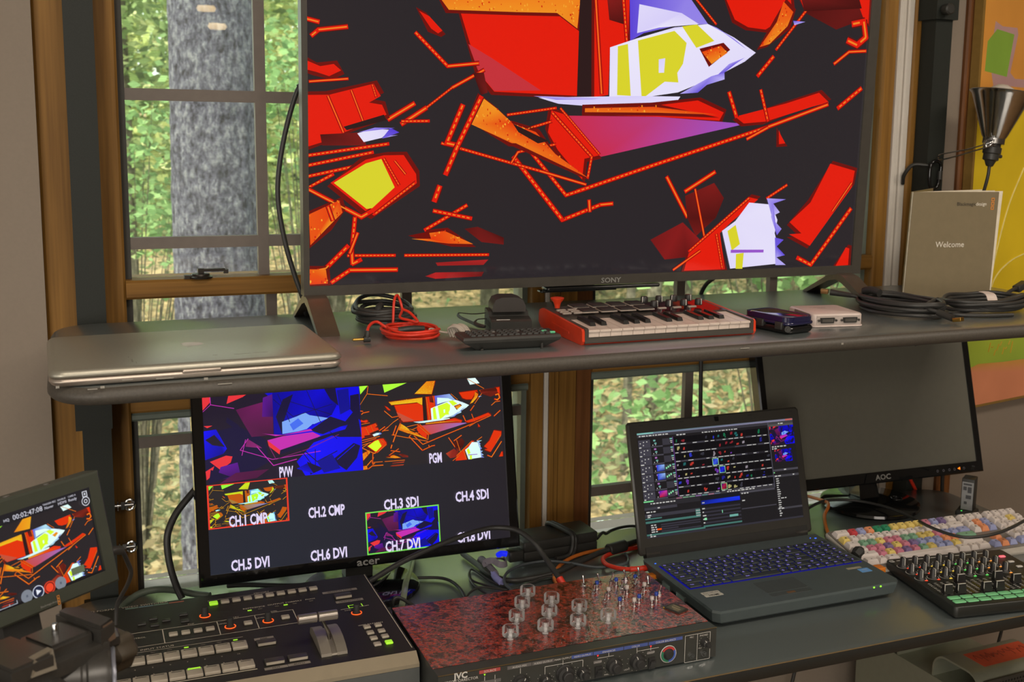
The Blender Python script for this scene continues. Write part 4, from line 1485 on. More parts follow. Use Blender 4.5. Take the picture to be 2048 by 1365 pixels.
picture(b, BLUE_PIC, -w / 2, 0, w / 2, h / 2, -.0001, kind='B')
def orange(c):
    r, g_, bl = c
    if max(c) < 70:
        return c
    return (r, min(255, g_ * 1.35 + (14 if r > 150 and g_ < 90 else 0)), bl)
picture(b, RED_PIC, 0, 0, w * .492, h * .494, -.0001, tone=orange)
def amber(c):
    r, g_, bl = c
    if max(c) < 70:
        return c
    return (r * .86, min(255, g_ * 1.6 + (44 if r > 150 and g_ < 120 else 0)), bl)
R_(b, .001, .253, .252, .502, (236, 60, 40), 5)
picture(b, RED_PIC, (.006 - .5) * w, (.260 - .5) * h, .241 * w, .235 * h, -.0002, tone=amber)
R_(b, .499, .001, .751, .250, (120, 226, 84), 5)
picture(b, BLUE_PIC, (.503 - .5) * w, (.008 - .5) * h, .244 * w, .235 * h, -.0002, kind='B')
for s_, u, v in (('PVW', .248, .536), ('PGM', .746, .532), ('CH.1 CMP', .122, .288), ('CH.2 CMP', .371, .287), ('CH.3 SDI', .620, .285), ('CH.4 SDI', .868, .284), ('CH.5 DVI', .122, .041), ('CH.6 DVI', .371, .040), ('CH.7 DVI', .618, .039), ('CH.8 DVI', .866, .039)):
    p = ((u - .5) * w, -.0046, (v - .5) * h)
    sz = .0245
    fx = .050 / (text_geo(s_, .02)[2] * sz) * (len(s_) / 8) * 1.26
    b.text(s_, sz, p, xs=fx, col=lin((226, 214, 246)), bold=.032)
put(b.build('screen', SCR, am), am, MA)
b = MB(); b.text('acer', .0185, (0, -.0034, -h / 2 - .0092), xs=1.25, bold=.02); put(b.build('logo', M('silver_ink', (190, 190, 185), .3, .6), am), am, MA)
b = MB(); b.lathe([(.098, 0), (.101, .003), (.099, .008), (.090, .011), (.04, .0135), (.001, .014)], (0, 0, 0), 48); b.build('base', GLOSS, am, 40)
b = MB(); b.bx(-.024, .024, .018, .050, .012, .075); b.bx(-.03, .03, .03, .056, .06, .13); b.build('neck', BLACK, am)

AO = smtx((1.861, 1.9062, .8042), -.0298, .2782)
aw, ah = .523, .294
MC = AO @ Matrix.Translation((-.2775, 0, .024 + ah / 2))
om = thing('blank_monitor', 'switched off black monitor with glossy frame on a round base', 'monitor', (1.575, 1.935, DZ))
b = MB(); frame_(b, aw, ah, .016, .016, .024, .018, -.004, .026); b.bx(-.12, .12, .026, .05, -.08, .08)
put(b.build('bezel', GLOSS, om, 30), om, MC)
b = MB(); b.bx(-aw / 2, aw / 2, 0, .004, -ah / 2, ah / 2)
put(b.build('screen', mat('off_screen', (98, 96, 86), .42, var=.03, spec=.5), om), om, MC)
b = MB(); b.prof([(-.044, -ah / 2 - .0205), (.050, -ah / 2 - .0205), (.058, -ah / 2 - .002), (-.036, -ah / 2 - .002)], -.0062, -.0035, axis='Y')
put(b.build('badge', GLOSS, om), om, MC)
b = MB(); b.text('AOC', .0155, (.004, -.0066, -ah / 2 - .0112), xs=1.15, bold=.025); put(b.build('logo', M('silver_ink', (190, 190, 185), .3, .6), om), om, MC)
b = MB()
for x in (.150, .166, .182, .196, .222):
    b.tube([(x + .0024 * math.cos(a), -.0042, -ah / 2 - .0125 + .0024 * math.sin(a)) for a in np.linspace(0, 2 * pi, 8, endpoint=False)], .0004, 4, closed=True, smooth=1)
put(b.build('touch_mark', M('grey_ink2', (130, 126, 134), .6), om), om, MC)['kind'] = 'stuff'
b = MB(); b.poly([(.204, -.0043, -ah / 2 - .0115), (.2115, -.0043, -ah / 2 - .0150), (.2115, -.0043, -ah / 2 - .0085)]); put(b.build('power_light', M('amber_led', (255, 130, 40), .5, emit=(255, 128, 20), es=1.3), om), om, MC)
b = MB(); b.lathe([(.104, 0), (.107, .004), (.105, .009), (.098, .012), (.048, .0145), (.046, .0155), (.040, .0150), (.001, .0150)], (0, 0, 0), 48); ob_ = b.build('base', GLOSS, om, 40)
b = MB(); b.tube([(.055 + .012 * math.cos(a), -.02 + .012 * math.sin(a), .0145) for a in np.linspace(0, 2 * pi, 14, endpoint=False)], .0016, 6, closed=True, smooth=1); b.build('base_button', GLOSS, om, 60)
b = MB(); b.rings([[(-.026, .0, .013), (.026, .0, .013), (.022, .045, .013), (-.022, .045, .013)], [(-.022, .012, .05), (.022, .012, .05), (.022, .045, .05), (-.022, .045, .05)], [(-.022, .026, .10), (.022, .026, .10), (.022, .06, .10), (-.022, .06, .10)]]); b.build('neck', GLOSS, om)

# ---------------------------------------------------------------- open laptop
lap = thing('open_laptop', 'open black laptop with blue lit keys showing video mixing software', 'laptop', (1.116, 1.6299, DZ))
LAPB = mat('laptop_shell', (72, 81, 81), .42, var=.05, spec=.5)
lw, ld = .374, .252
b = MB()
def chamf(w, d, ins, z):
    c_, f = .012, .010
    return [(x, y_, z) for x, y_ in ((-w / 2 + f + ins, -d / 2 + ins), (w / 2 - f - ins, -d / 2 + ins), (w / 2 - ins, -d / 2 + f + ins), (w / 2 - ins, d / 2 - ins), (-w / 2 + ins, d / 2 - ins), (-w / 2 + ins, -d / 2 + f + ins))]
b.rings([chamf(lw, ld, .012, .004), chamf(lw, ld, .004, .010), chamf(lw, ld, .001, .022), chamf(lw, ld, 0, .027), chamf(lw, ld, .0015, .0308)])
lb = b.build('base', LAPB, lap)
b = MB()
for sx in (-1, 1):
    for sy in (-1, 1):
        b.cyl((sx * .14, sy * .09, 0), .010, .0045, 10)
b.build('foot', RUBBER, lap)['kind'] = 'stuff'
b = MB()
for y0 in (-.01, .04):
    b.bx(-lw / 2 - .0012, -lw / 2 + .004, y0 - .018, y0 + .010, .010, .018)
b.build('side_port', M('port_steel', (120, 126, 122), .3, .8), lb)['kind'] = 'stuff'
b = MB(); b.bx(-.179, .1785, -.0285, .0835, .0304, .0310); b.build('key_bed', M('blue_bed', (8, 8, 20), .6, emit=(16, 16, 200), es=.36), lap)
KEYM = mat('laptop_key', (54, 60, 64), .42, var=.05)
kp = .01865
KM = {}
def lkey(u):
    if u not in KM:
        b = MB(); b.slab(u * kp - .0026, kp - .0030, 0, .0028, .0012, .0008, 2); KM[u] = b
        KM[u] = b
    return KM[u]
KO = {}
rows = [[1] * 15 + [1, 1, 1, 1], [1] * 13 + [2] + [1, 1, 1, 1], [1.5] + [1] * 12 + [1.5] + [1, 1, 1, 1], [1.75] + [1] * 11 + [2.25] + [1, 1, 1, 1], [2.25] + [1] * 10 + [1.75, 1] + [1, 1, 1, 1], [1.5, 1, 1, 1, 5.5, 1, 1, 1, 1, 1] + [1, 1, 1, 1]]
LEG = ['~123456789-=', 'QWERTYUIOP[]', 'ASDFGHJKL;', 'ZXCVBNM,./']
lgd = MB()
q = random.Random(11)
for r_, row in enumerate(rows):
    x = -.1775
    yy = .0735 - r_ * kp * .985 + (0 if r_ else .001)
    for i, u in enumerate(row):
        if i == len(row) - 4:
            x = .1775 - 4 * kp
        u = float(u)
        T = Tr(x + u * kp / 2, yy, .0312)
        if u not in KO:
            KO[u] = lkey(u).build('key', KEYM, lap, 40); KO[u].matrix_basis = T
        else:
            inst(KO[u], 'key', lap, T)
        ch_ = chr(65 + q.randrange(26)) if u == 1 else ('Shift' if u > 1.7 else 'Tab')
        lgd.text(ch_, .0064 if u == 1 else .0046, (x + u * kp * .36, yy + .0012, .0342), (1, 0, 0), (0, 1, 0))
        x += u * kp
lgd.build('key_legend', M('lit_legend', (30, 30, 60), .5, emit=(150, 134, 240), es=1.25), lap)['kind'] = 'stuff'
b = MB(); b.slab(.082, .046, .0307, .0311, .002, .0001, c=(-.022, -.066)); b.slab(.082, .012, .0307, .0312, .002, .0001, c=(-.022, -.098)); b.build('touchpad', mat('touchpad_grey', (64, 70, 69), .5), lap)
b = MB(); b.slab(.016, .006, .0312, .0315, .001, .0001, c=(-.022, -.098)); b.build('finger_reader', M('brass_plug', (150, 112, 70), .3, .6), lap)
b = MB(); b.slab(.034, .009, .0307, .0311, .001, .0001, c=(-.152, -.052), mi=0); b.slab(.034, .009, .0307, .0311, .001, .0001, c=(-.1515, -.0625))
b.text('ExpressCard', .0055, (-.152, -.052, .0313), (1, 0, 0), (0, 1, 0), mi=1); b.text('HDMI', .0078, (-.1515, -.0625, .0313), (1, 0, 0), (0, 1, 0), mi=1, bold=.02)
b.build('sticker', [M('label_silver', (186, 182, 170), .5), M('label_ink', (40, 40, 40), .6)], lap)
b = MB(); b.slab(.022, .016, .0307, .0311, .001, .0001, c=(.158, -.062)); b.text('intel', .006, (.158, -.060, .0313), (1, 0, 0), (0, 1, 0), mi=1); b.text('inside', .0032, (.158, -.066, .0313), (1, 0, 0), (0, 1, 0), mi=1)
b.build('sticker', [M('label_blue', (96, 150, 206), .4), WHITEINK], lap)
b = MB(); b.slab(.030, .007, .0307, .0311, .001, .0001, c=(.146, -.047)); b.build('sticker', M('label_tan', (150, 144, 124), .5), lap)
b = MB()
for x in (.128, .142):
    b.slab(.0028, .0015, .0265, .0290, .0004, .0004, c=(x, -ld / 2 - .0002))
b.build('status_light', M('green_led', (140, 255, 60), .5, emit=(130, 255, 40), es=1.6), lap)
b = MB(); b.slab(.0042, .0022, .0308, .0314, .0008, .0002, c=(.171, .103)); b.slab(.003, .002, .0308, .0314, .0008, .0002, c=(-.178, .096)); b.slab(.0022, .0015, .0308, .0314, .0006, .0002, c=(.162, .107)); b.build('power_light', M('blue_led', (40, 90, 255), .5, emit=(40, 100, 255), es=2.2), lap)
ML = smtx((1.1243, 1.8161, .8969), .0018, .2805)
w, h = .344, .1935
RW = (w, h)
b = MB()
X0, X1, Z0, Z1 = -.051 * w - w / 2, w / 2 + .049 * w, -h * .655, h * .610
b.rings([[(x, y_, z) for x, z in ((X0 + i + .004, Z0 + i), (X1 - i - .004, Z0 + i), (X1 - i, Z0 + i + .004), (X1 - i, Z1 - i - .005), (X1 - i - .005, Z1 - i), (X0 + i + .005, Z1 - i), (X0 + i, Z1 - i - .005), (X0 + i, Z0 + i + .004))] for i, y_ in ((.003, -.0025), (0, .000), (0, .006), (.004, .011))])
lid_ = put(b.build('lid', mat('lid_black', (56, 54, 50), .38, var=.05), lap, 30), lap, ML)
b = MB(); b.bx(X0 + .012, X1 - .012, -.004, .010, Z0 - .006, Z0 + .014); put(b.build('hinge_bar', MATTE, lap), lap, ML)
b = MB(); b.bx(X0 + .012, X0 + .040, -.0046, -.003, Z0 + .0, Z0 + .004); b.bx(X1 - .040, X1 - .012, -.0046, -.003, Z0 + .0, Z0 + .004); put(b.build('hinge_cap', STEEL, lap), lap, ML)
b = MB(); b.slab(.010, .009, 0, .002, .001, .0004); b.T = None
wc = b.build('webcam', GLOSS, lap); put(wc, lap, ML @ Matrix.Translation((0, -.0022, h * .566)) @ Matrix.Rotation(pi / 2, 4, 'X'))
b = MB()
for x in (-.47, -.22, .22, .49):
    b.bx(x * w - .004, x * w + .004, -.0034, -.0022, h * .565, h * .58)
put(b.build('bumper', RUBBER, lap), lap, ML)['kind'] = 'stuff'
b = MB()
q = random.Random(8)
DK, GR, TE, WH = (32, 30, 32), (66, 64, 74), (70, 116, 108), (196, 194, 190)
R_(b, 0, 0, 1, 1, DK, 0, y=-.0029)
def r(u0, v0, u1, v1, c, k=1):
    R_(b, u0, v0, u1, v1, c, k, y=-.0029)
def tx(u, v, n, c=WH, hgt=.011):
    for _ in range(n):
        d = q.uniform(.008, .022)
        r(u, v, u + d, v + hgt, c, 4)
        u += d + .006
r(0, .982, 1, 1, [(120, 128, 150), (150, 140, 170), (110, 108, 130), (86, 130, 130)]); r(.0, .985, .10, .998, (130, 190, 180), 2); r(.95, .984, .998, .998, (200, 96, 84), 2)
r(0, .955, 1, .981, (58, 56, 62)); tx(.01, .962, 9); tx(.24, .943, 3); tx(.40, .943, 12, hgt=.009)
r(.8335, .935, 1, .98, (84, 82, 80)); tx(.90, .953, 2)
for i in range(7):
    v1 = .93 - i * .0828
    v0 = v1 - .078
    r(.003, v0, .075, v1, GR); r(.15, v0 + .012, .195, v1 - .004, (58, 56, 64)); r(.08, v0, .15, v0 + .012, (76, 74, 84))
    for dx, dz in ((.012, .042), (.032, .052), (.052, .054), (.03, .022)):
        r(dx, v0 + dz, dx + .006, v0 + dz + .010, WH, 3)
    tx(.006, v0 + .001, 1)
    r(.196, v1 - .018, .212, v1 - .004, (110, 170, 160), 3); r(.197, v1 - .036, .211, v1 - .028, WH, 3); r(.199, v1 - .052, .210, v1 - .044, WH, 3)
    r(.088, v0 + .016, .092, v0 + .026, WH, 3); r(.105, v0 + .018, .109, v0 + .028, WH, 3)
    r(.095, v1 - .022, .108, v1 - .006, (170, 110, 180) if i else (110, 170, 160), 3); r(.10, v0 + .030, .113, v0 + .044, (110, 170, 160), 3)
    if i in (3, 4, 6):
        r(.10, v0 + .016, .148, v1 - .002, [(40, 50, 200), (20, 20, 90), (150, 190, 240), (30, 60, 220)] if i < 6 else [(190, 30, 30), (60, 20, 90), (200, 60, 160), (30, 30, 190)], 4)
        for k in range(3):
            r(.155 + .012 * k, v0 + .03 + .01 * k, .163 + .012 * k, v0 + .048 + .01 * k, (140, 230, 170), 4)
    for j in range(16):
        u0 = .220 + j * .0381
        r(u0, v0 + .017, u0 + .0372, v1, (16, 15, 18))
        r(u0, v0, u0 + .0372, v0 + .013, (66, 64, 74) if q.random() < .7 else (36, 34, 40))
        if q.random() < .75:
            r(u0 + .002, v0 + .003, u0 + q.uniform(.02, .035), v0 + .010, WH, 3)
        if q.random() < (.75 if j in (0, 1, 6, 7, 8, 9, 10) else .4):
            c = q.choice([(50, 60, 210), (200, 60, 50), (160, 150, 160), (40, 110, 110), (120, 60, 180), (60, 60, 70), (190, 180, 120), (40, 40, 140), (30, 120, 80), (150, 40, 50)])
            d = tuple(x * .35 for x in c)
            for _ in range(q.randint(1, 3)):
                a, e = q.uniform(.004, .018), q.uniform(.020, .05)
                r(u0 + a, v0 + e, u0 + a + q.uniform(.007, .017), min(v1 - .002, e + v0 + q.uniform(.012, .03)), [c, d, c, d], 3)
for i, j, c in ((3, 6, (60, 90, 230)), (4, 7, (30, 40, 220)), (6, 7, (170, 30, 60))):
    v1 = .93 - i * .0828
    u0 = .220 + j * .0381
    r(u0 - .001, v1 - .064, u0 + .038, v1 + .002, (150, 220, 150), 5); r(u0 + .002, v1 - .060, u0 + .035, v1 - .002, [c, (10, 10, 40), c, (20, 20, 120)], 6)
r(.2135, .36, .2165, .935, (110, 60, 150), 3); r(.829, .33, .8335, .98, (78, 76, 90), 3)
r(0, .335, .829, .352, (58, 56, 60)); r(.0, .337, .06, .350, (120, 210, 140), 3)
for u, c in ((.20, (150, 100, 120)), (.24, (110, 150, 120)), (.28, (110, 150, 120)), (.32, (130, 100, 150)), (.36, (90, 130, 130)), (.40, (160, 110, 130)), (.44, (90, 100, 120))):
    r(u, .338, u + .036, .349, c, 3)
tx(.52, .340, 9)
r(0, .29, .345, .333, (44, 42, 46)); tx(.04, .315, 8); r(.0, .262, .20, .288, (62, 60, 68)); tx(.08, .270, 1); tx(.01, .238, 3)
r(.0, .195, .338, .225, (60, 58, 66)); tx(.015, .207, 1); tx(.015, .190, 1); r(.0, .174, .10, .186, TE, 2); r(.0, .138, .338, .158, TE, 2); r(.31, .142, .338, .218, TE, 2)
for i in range(4):
    for j in range(3):
        r(.313 + i * .007, .150 + j * .024, .317 + i * .007, .160 + j * .024, WH, 4)
for k in range(4):
    tx(.03, .112 - k * .021, 2); r(.09, .108 - k * .021, .335 - (.0 if k != 2 else .14), .120 - k * .021, (56, 54, 64))
r(.065, .066, .092, .082, (240, 80, 20), 5); r(.0, .022, .36, .038, TE, 2); tx(.02, .026, 1); tx(.02, .008, 2); r(.0, .0, 1, .018, (52, 50, 58))
r(.348, .235, .60, .333, (26, 26, 34), 2); r(.350, .252, .597, .290, [(20, 40, 150), (20, 40, 230), (30, 60, 240), (16, 26, 110)], 4); tx(.355, .262, 1)
for k in range(5):
    r(.35, .20 - k * .034, .595, .216 - k * .034, (52, 50, 60), 2); tx(.352, .206 - k * .034, 1)
r(.475, .148, .479, .176, (140, 230, 180), 4); r(.36, .10, .375, .122, (140, 230, 170), 4); r(.52, .10, .575, .122, (110, 170, 160), 4); r(.35, .034, .595, .050, TE, 3)
r(.602, .31, .83, .33, (72, 70, 78)); tx(.61, .305, 3); tx(.61, .235, 1); r(.602, .155, .83, .166, (66, 64, 72))
picture(b, BLUE_PIC, (.838 - .5) * w, (.746 - .5) * h, .160 * w, .188 * h, -.0031, kind='B', step=6e-6)
picture(b, BLUE_PIC, (.857 - .5) * w, (.575 - .5) * h, .112 * w, .124 * h, -.0031, kind='B', step=6e-6)
tx(.842, .725, 5); tx(.842, .705, 2); r(.8335, .485, 1, .505, (72, 70, 78)); tx(.905, .490, 1); r(.8335, .425, 1, .447, (66, 64, 70)); tx(.84, .432, 2); tx(.96, .432, 1); r(.835, .468, .842, .478, (140, 230, 150), 4)
for k in range(14):
    tx(.845, .405 - k * .0215, 1 if k != 9 else 3, hgt=.009)
r(.8335, .105, 1, .124, (66, 64, 70)); tx(.84, .109, 2); tx(.845, .085, 1); tx(.845, .062, 1); tx(.845, .04, 1)
put(b.build('screen', picture_mat('laptop_screen', .22, .4, .95), lap), lap, ML)

# ---------------------------------------------------------------- colour-coded editing keyboard
kd = thing('editing_keyboard', 'white keyboard with pastel coloured editing keys under the blank monitor', 'keyboard', (1.322, 1.7285, DZ), -.030)
TLT = math.radians(10.5)
KT = Matrix.Translation((0, 0, .0345)) @ Matrix.Rotation(TLT, 4, 'X')
def kput(o, T):
    o.matrix_basis = KT @ T
    return o
b = MB(); b.slab(.445, .150, -.014, -.0035, .008, .003, 4, c=(.2165, -.0575))
kput(b.build('tray', mat('clear_tray', (176, 170, 160), .3), kd, 40), Matrix.Identity(4))
b = MB(); b.slab(.438, .134, -.0035, -.001, .006, .001, 4, c=(.2165, -.052))
kput(b.build('key_plate', M('plate_dark', (112, 106, 100), .6), kd, 40), Matrix.Identity(4))
b = MB(); b.bx(.02, .06, -.004, .0, 0, .026); b.bx(.37, .41, -.004, .0, 0, .026); b.bx(.02, .06, -.132, -.122, 0, .005); b.bx(.37, .41, -.132, -.122, 0, .005); b.build('foot', RUBBER, kd)['kind'] = 'stuff'
KC = {'W': (206, 196, 190), 'r': (186, 62, 66), 'b': (146, 152, 190), 'o': (216, 140, 98), 'G': (42, 128, 92), 'y': (214, 190, 108), 'p': (190, 116, 134), 'u': (118, 98, 140), 'g': (116, 156, 128)}
KMT = {k: mat('keycap_' + n_, KC[k], .5, var=.03) for k, n_ in zip('WrboGypug', ('white', 'red', 'blue', 'orange', 'green', 'yellow', 'pink', 'purple', 'mint'))}
U = .0191
LAY = [(0, 0, 'W1.7 r b o G G y y y y p b u W1.3'), (1, 0, 'y W W W W W W W W W W W W W2'), (2, 0, 'W1.5 g g y p p g g y y p b b b1.5'), (3, 0, 'W1.75 p p u y p u b b b o o g2.25'), (4, 0, 'W2.25 p y p u p g y b b y W2.75'), (5, 0, 'W1.5 W W1.5 W7 W1.5 W W1.5'),
       (0, 15.4, 'W W W'), (1, 15.4, 'W o b'), (2, 15.4, 'W o b'), (4, 16.4, 'o'), (5, 15.4, 'b o b'),
       (0, 18.8, 'W W W W'), (1, 18.8, 'W W y W'), (2, 18.8, 'W W W W'), (3, 18.8, 'W W W W'), (4, 18.8, 'W W W W'), (5, 18.8, 'b2 W W')]
KK = {}
lm_ = MB()
q = random.Random(2)
for row, x0, s_ in LAY:
    x = x0 * U
    for kx in s_.split():
        u = float(kx[1:] or 1)
        yy = -.006 - row * U * 1.0 - (.003 if row else 0)
        T = Tr(x + u * U / 2, yy, -.001, rx=[.10, .04, 0, -.03, -.06, -.08][row])
        if u not in KK:
            b = MB()
            W_, D_ = u * U - .0011, U - .0011
            b.rings([[(sx * (W_ / 2 - i), sy * (D_ / 2 - i) + j, z) for sx, sy in ((-1, -1), (1, -1), (1, 1), (-1, 1))] for z, i, j in ((0, 0, 0), (.0015, .0001, 0), (.0085, .0029, .0006), (.0092, .0036, .0006))])
            KK[u] = b.build('keycap', KMT['W'], kd); o = KK[u]
        else:
            o = inst(KK[u], 'keycap', kd)
        kput(o, T)
        o.material_slots[0].link = 'OBJECT'
        o.material_slots[0].material = KMT[kx[0]]
        lm_.T = T
        if u < 3:
            lm_.box((q.uniform(-.001, .001), q.uniform(-.001, .002), .0093), (q.uniform(.002, .005), q.uniform(.001, .0024), .0002))
        lm_.T = None
        x += u * U
kput(lm_.build('keycap_print', M('label_ink', (40, 40, 40), .6), kd), Matrix.Identity(4))['kind'] = 'stuff'

# ---------------------------------------------------------------- control surface with knobs, faders and green pads
lc = thing('control_surface', 'black control surface with three rows of knobs, faders and green pads', 'controller', (1.325, 1.396, DZ), -.143)
b = MB(); b.slab(.246, .220, .0015, .0228, .008, .002, 5, c=(.123, .110), chb=.006)
lb_ = b.build('body', mat('controller_black', (36, 37, 33), .45, var=.05), lc, 40)
b = MB(); b.slab(.2, .18, 0, .002, .005, .0005, c=(.123, .11)); b.build('foot', RUBBER, lc)
kn = MB(); kn.lathe([(.0085, 0), (.0088, .001), (.0066, .0035), (.0058, .0050), (.0052, .0160), (.0044, .0172), (.001, .0174)], n=18)
km_ = MB(); km_.box((0, -.0052, .010), (.0014, .0022, .0135))
km_.box((0, -.003, .0175), (.0014, .0058, .0006))
ring_ = MB()
for k in range(11):
    a0, a1 = [math.radians(-60 - 240 + 300 - 30 + 300 / 11 * kk) for kk in (k, k + 1)]
    a0 = math.radians(-240 + 300 / 11 * k); a1 = math.radians(-240 + 300 / 11 * (k + 1))
    ring_.poly([(rr * math.cos(a), rr * math.sin(a), .0002) for rr, a in ((.0098, a0), (.0108, a0), (.0108, a1), (.0098, a1))])
led = MB(); led.slab(.0052, .0022, 0, .0008, .0006, .0002)
LEDC = {c: M('led_' + n_, v, .5, emit=v, es=1.0) for c, n_, v in (('r', 'red', (236, 62, 30)), ('y', 'yellow', (226, 190, 60)), ('g', 'green', (80, 214, 90)), ('o', 'orange', (240, 150, 60)))}
k1 = None
for row, yy in enumerate((.1815, .1525, .1235)):
    for i in range(8):
        x = .0128 + i * .0245
        T = Tr(x, yy, .0228, rz=q.uniform(-.15, .15))
        T2 = Tr(x, yy, .0228)
        T3 = Tr(x + .0048, yy - .0108, .0228)
        if k1 is None:
            k1 = kn.build('knob', M('soft_knob2', (36, 34, 33), .42), lc, 40); k1.matrix_basis = T
            k2 = km_.build('knob_mark', WHITEINK, k1)
            k3 = ring_.build('knob_scale', WHITEINK, lc); k3.matrix_basis = T2
            k4 = led.build('knob_light', LEDC['r'], lc, 40); k4.matrix_basis = T3
        else:
            inst(k2, 'knob_mark', inst(k1, 'knob', lc, T)); inst(k3, 'knob_scale', lc, T2); inst(k4, 'knob_light', lc, T3, [LEDC['rryyggoo'[i]]])
sl0 = MB(); sl0.bx(-.0012, .0012, -.027, .027, 0, .0003)
fc = MB(); fc.rings([[(sx * a, sy * c_ + dy, z) for sx, sy in ((-1, -1), (1, -1), (1, 1), (-1, 1))] for z, a, c_, dy in ((.001, .0085, .0055, 0), (.004, .0084, .0050, 0), (.0165, .0078, .0030, .0), (.0175, .0072, .0024, 0))])
fm_ = MB()
fm_.bx(-.0082, -.0074, -.0046, -.0036, .003, .0172); fm_.bx(-.0074, .0074, -.0032, -.0012, .0174, .0180)
f1 = None
for i, yy in enumerate((.054, .052, .090, .050, .049, .088, .070, .060)):
    x = .0140 + i * .0245 + .006
    if f1 is None:
        f0 = sl0.build('fader_slot', GLOSS, lc); f0.matrix_basis = Tr(x, .0745, .0228)
        f1 = fc.build('fader', M('soft_knob2', (36, 34, 33), .42), lc); f1.matrix_basis = Tr(x, yy, .0228)
        f2 = fm_.build('fader_mark', WHITEINK, f1)
    else:
        inst(f0, 'fader_slot', lc, Tr(x, .0745, .0228)); inst(f2, 'fader_mark', inst(f1, 'fader', lc, Tr(x, yy, .0228)))
b = MB()
for i in range(8):
    for k in range(11):
        for s_ in (-1, 1):
            b.box((.020 + i * .0245 + s_ * .0062, .050 + k * .0049, .0230), (.0050, .0008, .0002))
for i, wd in enumerate((.012, .03, .02, .012, .04, .02)):
    b.box((.022 + i * .034, .208, .0230), (wd, .0022, .0002))
b.build('scale_print', WHITEINK, lc)['kind'] = 'stuff'
b = MB(); b.tube([(.006 + .004 * s_x, .207 + .003 * s_y, .0232) for s_x, s_y in ((-1, -1), (1, -1), (1, 1), (-1, 1))], .0005, 4, closed=True, smooth=1); b.build('maker_emblem', WHITEINK, lc)
pd = MB(); pd.slab(.0222, .0118, 0, .0020, .003, .0008, 4)
MINT = M('pad_mint', (112, 176, 126), .5, emit=(84, 168, 100), es=.16)
p1 = None
for j, yy in enumerate((.0350, .0195)):
    for i in range(8):
        T = Tr(.0205 + i * .0245, yy, .0226)
        if p1 is None:
            p1 = pd.build('pad', MINT, lc, 40); p1.matrix_basis = T
        else:
            inst(p1, 'pad', lc, T)
bt_ = MB(); bt_.slab(.0120, .0070, 0, .0024, .002, .0008, 4)
p1 = None
for k, (x, yy, m_) in enumerate(((.222, .184, M('led_pink', (240, 110, 120), .5, emit=(236, 100, 110), es=.9)), (.222, .158, WHITEINK), (.222, .134, WHITEINK), (.222, .105, BLACK), (.222, .080, BLACK), (.222, .055, BLACK), (.222, .030, BLACK))):
    if p1 is None:
        p1 = bt_.build('button', m_, lc, 40); p1.matrix_basis = Tr(x, yy, .0226)
    else:
        inst(p1, 'button', lc, Tr(x, yy, .0226), [m_])

# ---------------------------------------------------------------- dock, bricks, leads on the worktop
dk = thing('cartridge_dock', 'black upright cartridge with grey label standing in dock behind keyboard', 'dock', (1.722, 1.800, DZ), .62)
b = MB(); b.slab(.044, .040, .0, .0165, .004, .002, c=(-.004, 0)); b.build('base', MATTE, dk, 40)
b = MB(); b.slab(.032, .026, .0155, .085, .002, .001, c=(.003, 0)); b.build('cartridge', BLACK, dk, 40)
b = MB(); b.bx(-.0132, -.0128, -.0115, .0115, .018, .078); lab_ = b.build('label', M('label_grey', (140, 140, 140), .4), dk)
b = MB()
for k, (y0, y1, z0, z1) in enumerate(((-.008, .009, .071, .075), (-.008, .0, .055, .068), (.002, .009, .060, .068), (-.008, .003, .042, .050), (.0, .006, .030, .036))):
    b.bx(-.0134, -.0132, y0, y1, z0, z1)
b.build('label_print', M('label_ink2', (70, 70, 72), .6), dk)['kind'] = 'stuff'
b = MB(); b.box((.006, .004, .091), (.022, .006, .002), rz=.2); b.T = None; fo = b.build('flap', MATTE, dk); fo.matrix_basis = Tr(-.004, 0, .033, ry=.62) @ Tr(0, 0, -.012)
b = MB(); b.slab(.004, .003, .0163, .0172, .0008, .0002, c=(-.021, .008)); b.build('power_light', LEDC['g'], dk)

def lead(name, label, pts, r_, m_=RUBBER, grp=None, parent=None, flat=1, n_=8):
    P = []
    for p in pts:
        P.append(atz(p[0], p[1], p[2]) if len(p) == 3 else aty(p[0], p[1], p[3]))
    b = MB(); b.tube(P, r_, n_, smooth=5, flat=flat)
    o = b.build(name, m_, parent, 60)
    if parent is None:
        tag(o, label, 'cable', grp)
    return o
pb_ = thing('power_brick', 'black power adapter brick with its lead wrapped over the top', 'power adapter', (.823, 1.925, DZ), .06)
b = MB(); b.slab(.156, .072, .0, .019, .004, .002); b.slab(.156, .072, .0192, .038, .004, .002); b.build('case', BLACK, pb_, 40)
b = MB(); b.tube([(.006, .042, .030), (.008, .034, .0425), (.018, -.02, .0425), (.022, -.038, .038), (.020, -.042, .018), (.010, -.046, .0045), (-.02, -.052, .0045)], .0044, 8)
b.tube([(.014, .042, .028), (.015, .034, .0425), (.025, -.02, .0425), (.028, -.039, .034), (.026, -.042, .014), (.014, -.053, .0042)], .0038, 8); b.build('lead', RUBBER, pb_, 60)
b = MB(); b.slab(.030, .022, .006, .026, .004, .002, c=(-.094, -.030)); b.build('inlet_plug', BLACK, pb_, 40)
b = MB(); b.tube([(-.112, -.034, .022), (-.122, -.032, .024), (-.130, -.035, .022)], .0055, 8, smooth=2); b.build('glow_tip', M('blue_glow', (16, 20, 120), .5, emit=(24, 40, 240), es=.9), pb_, 60)
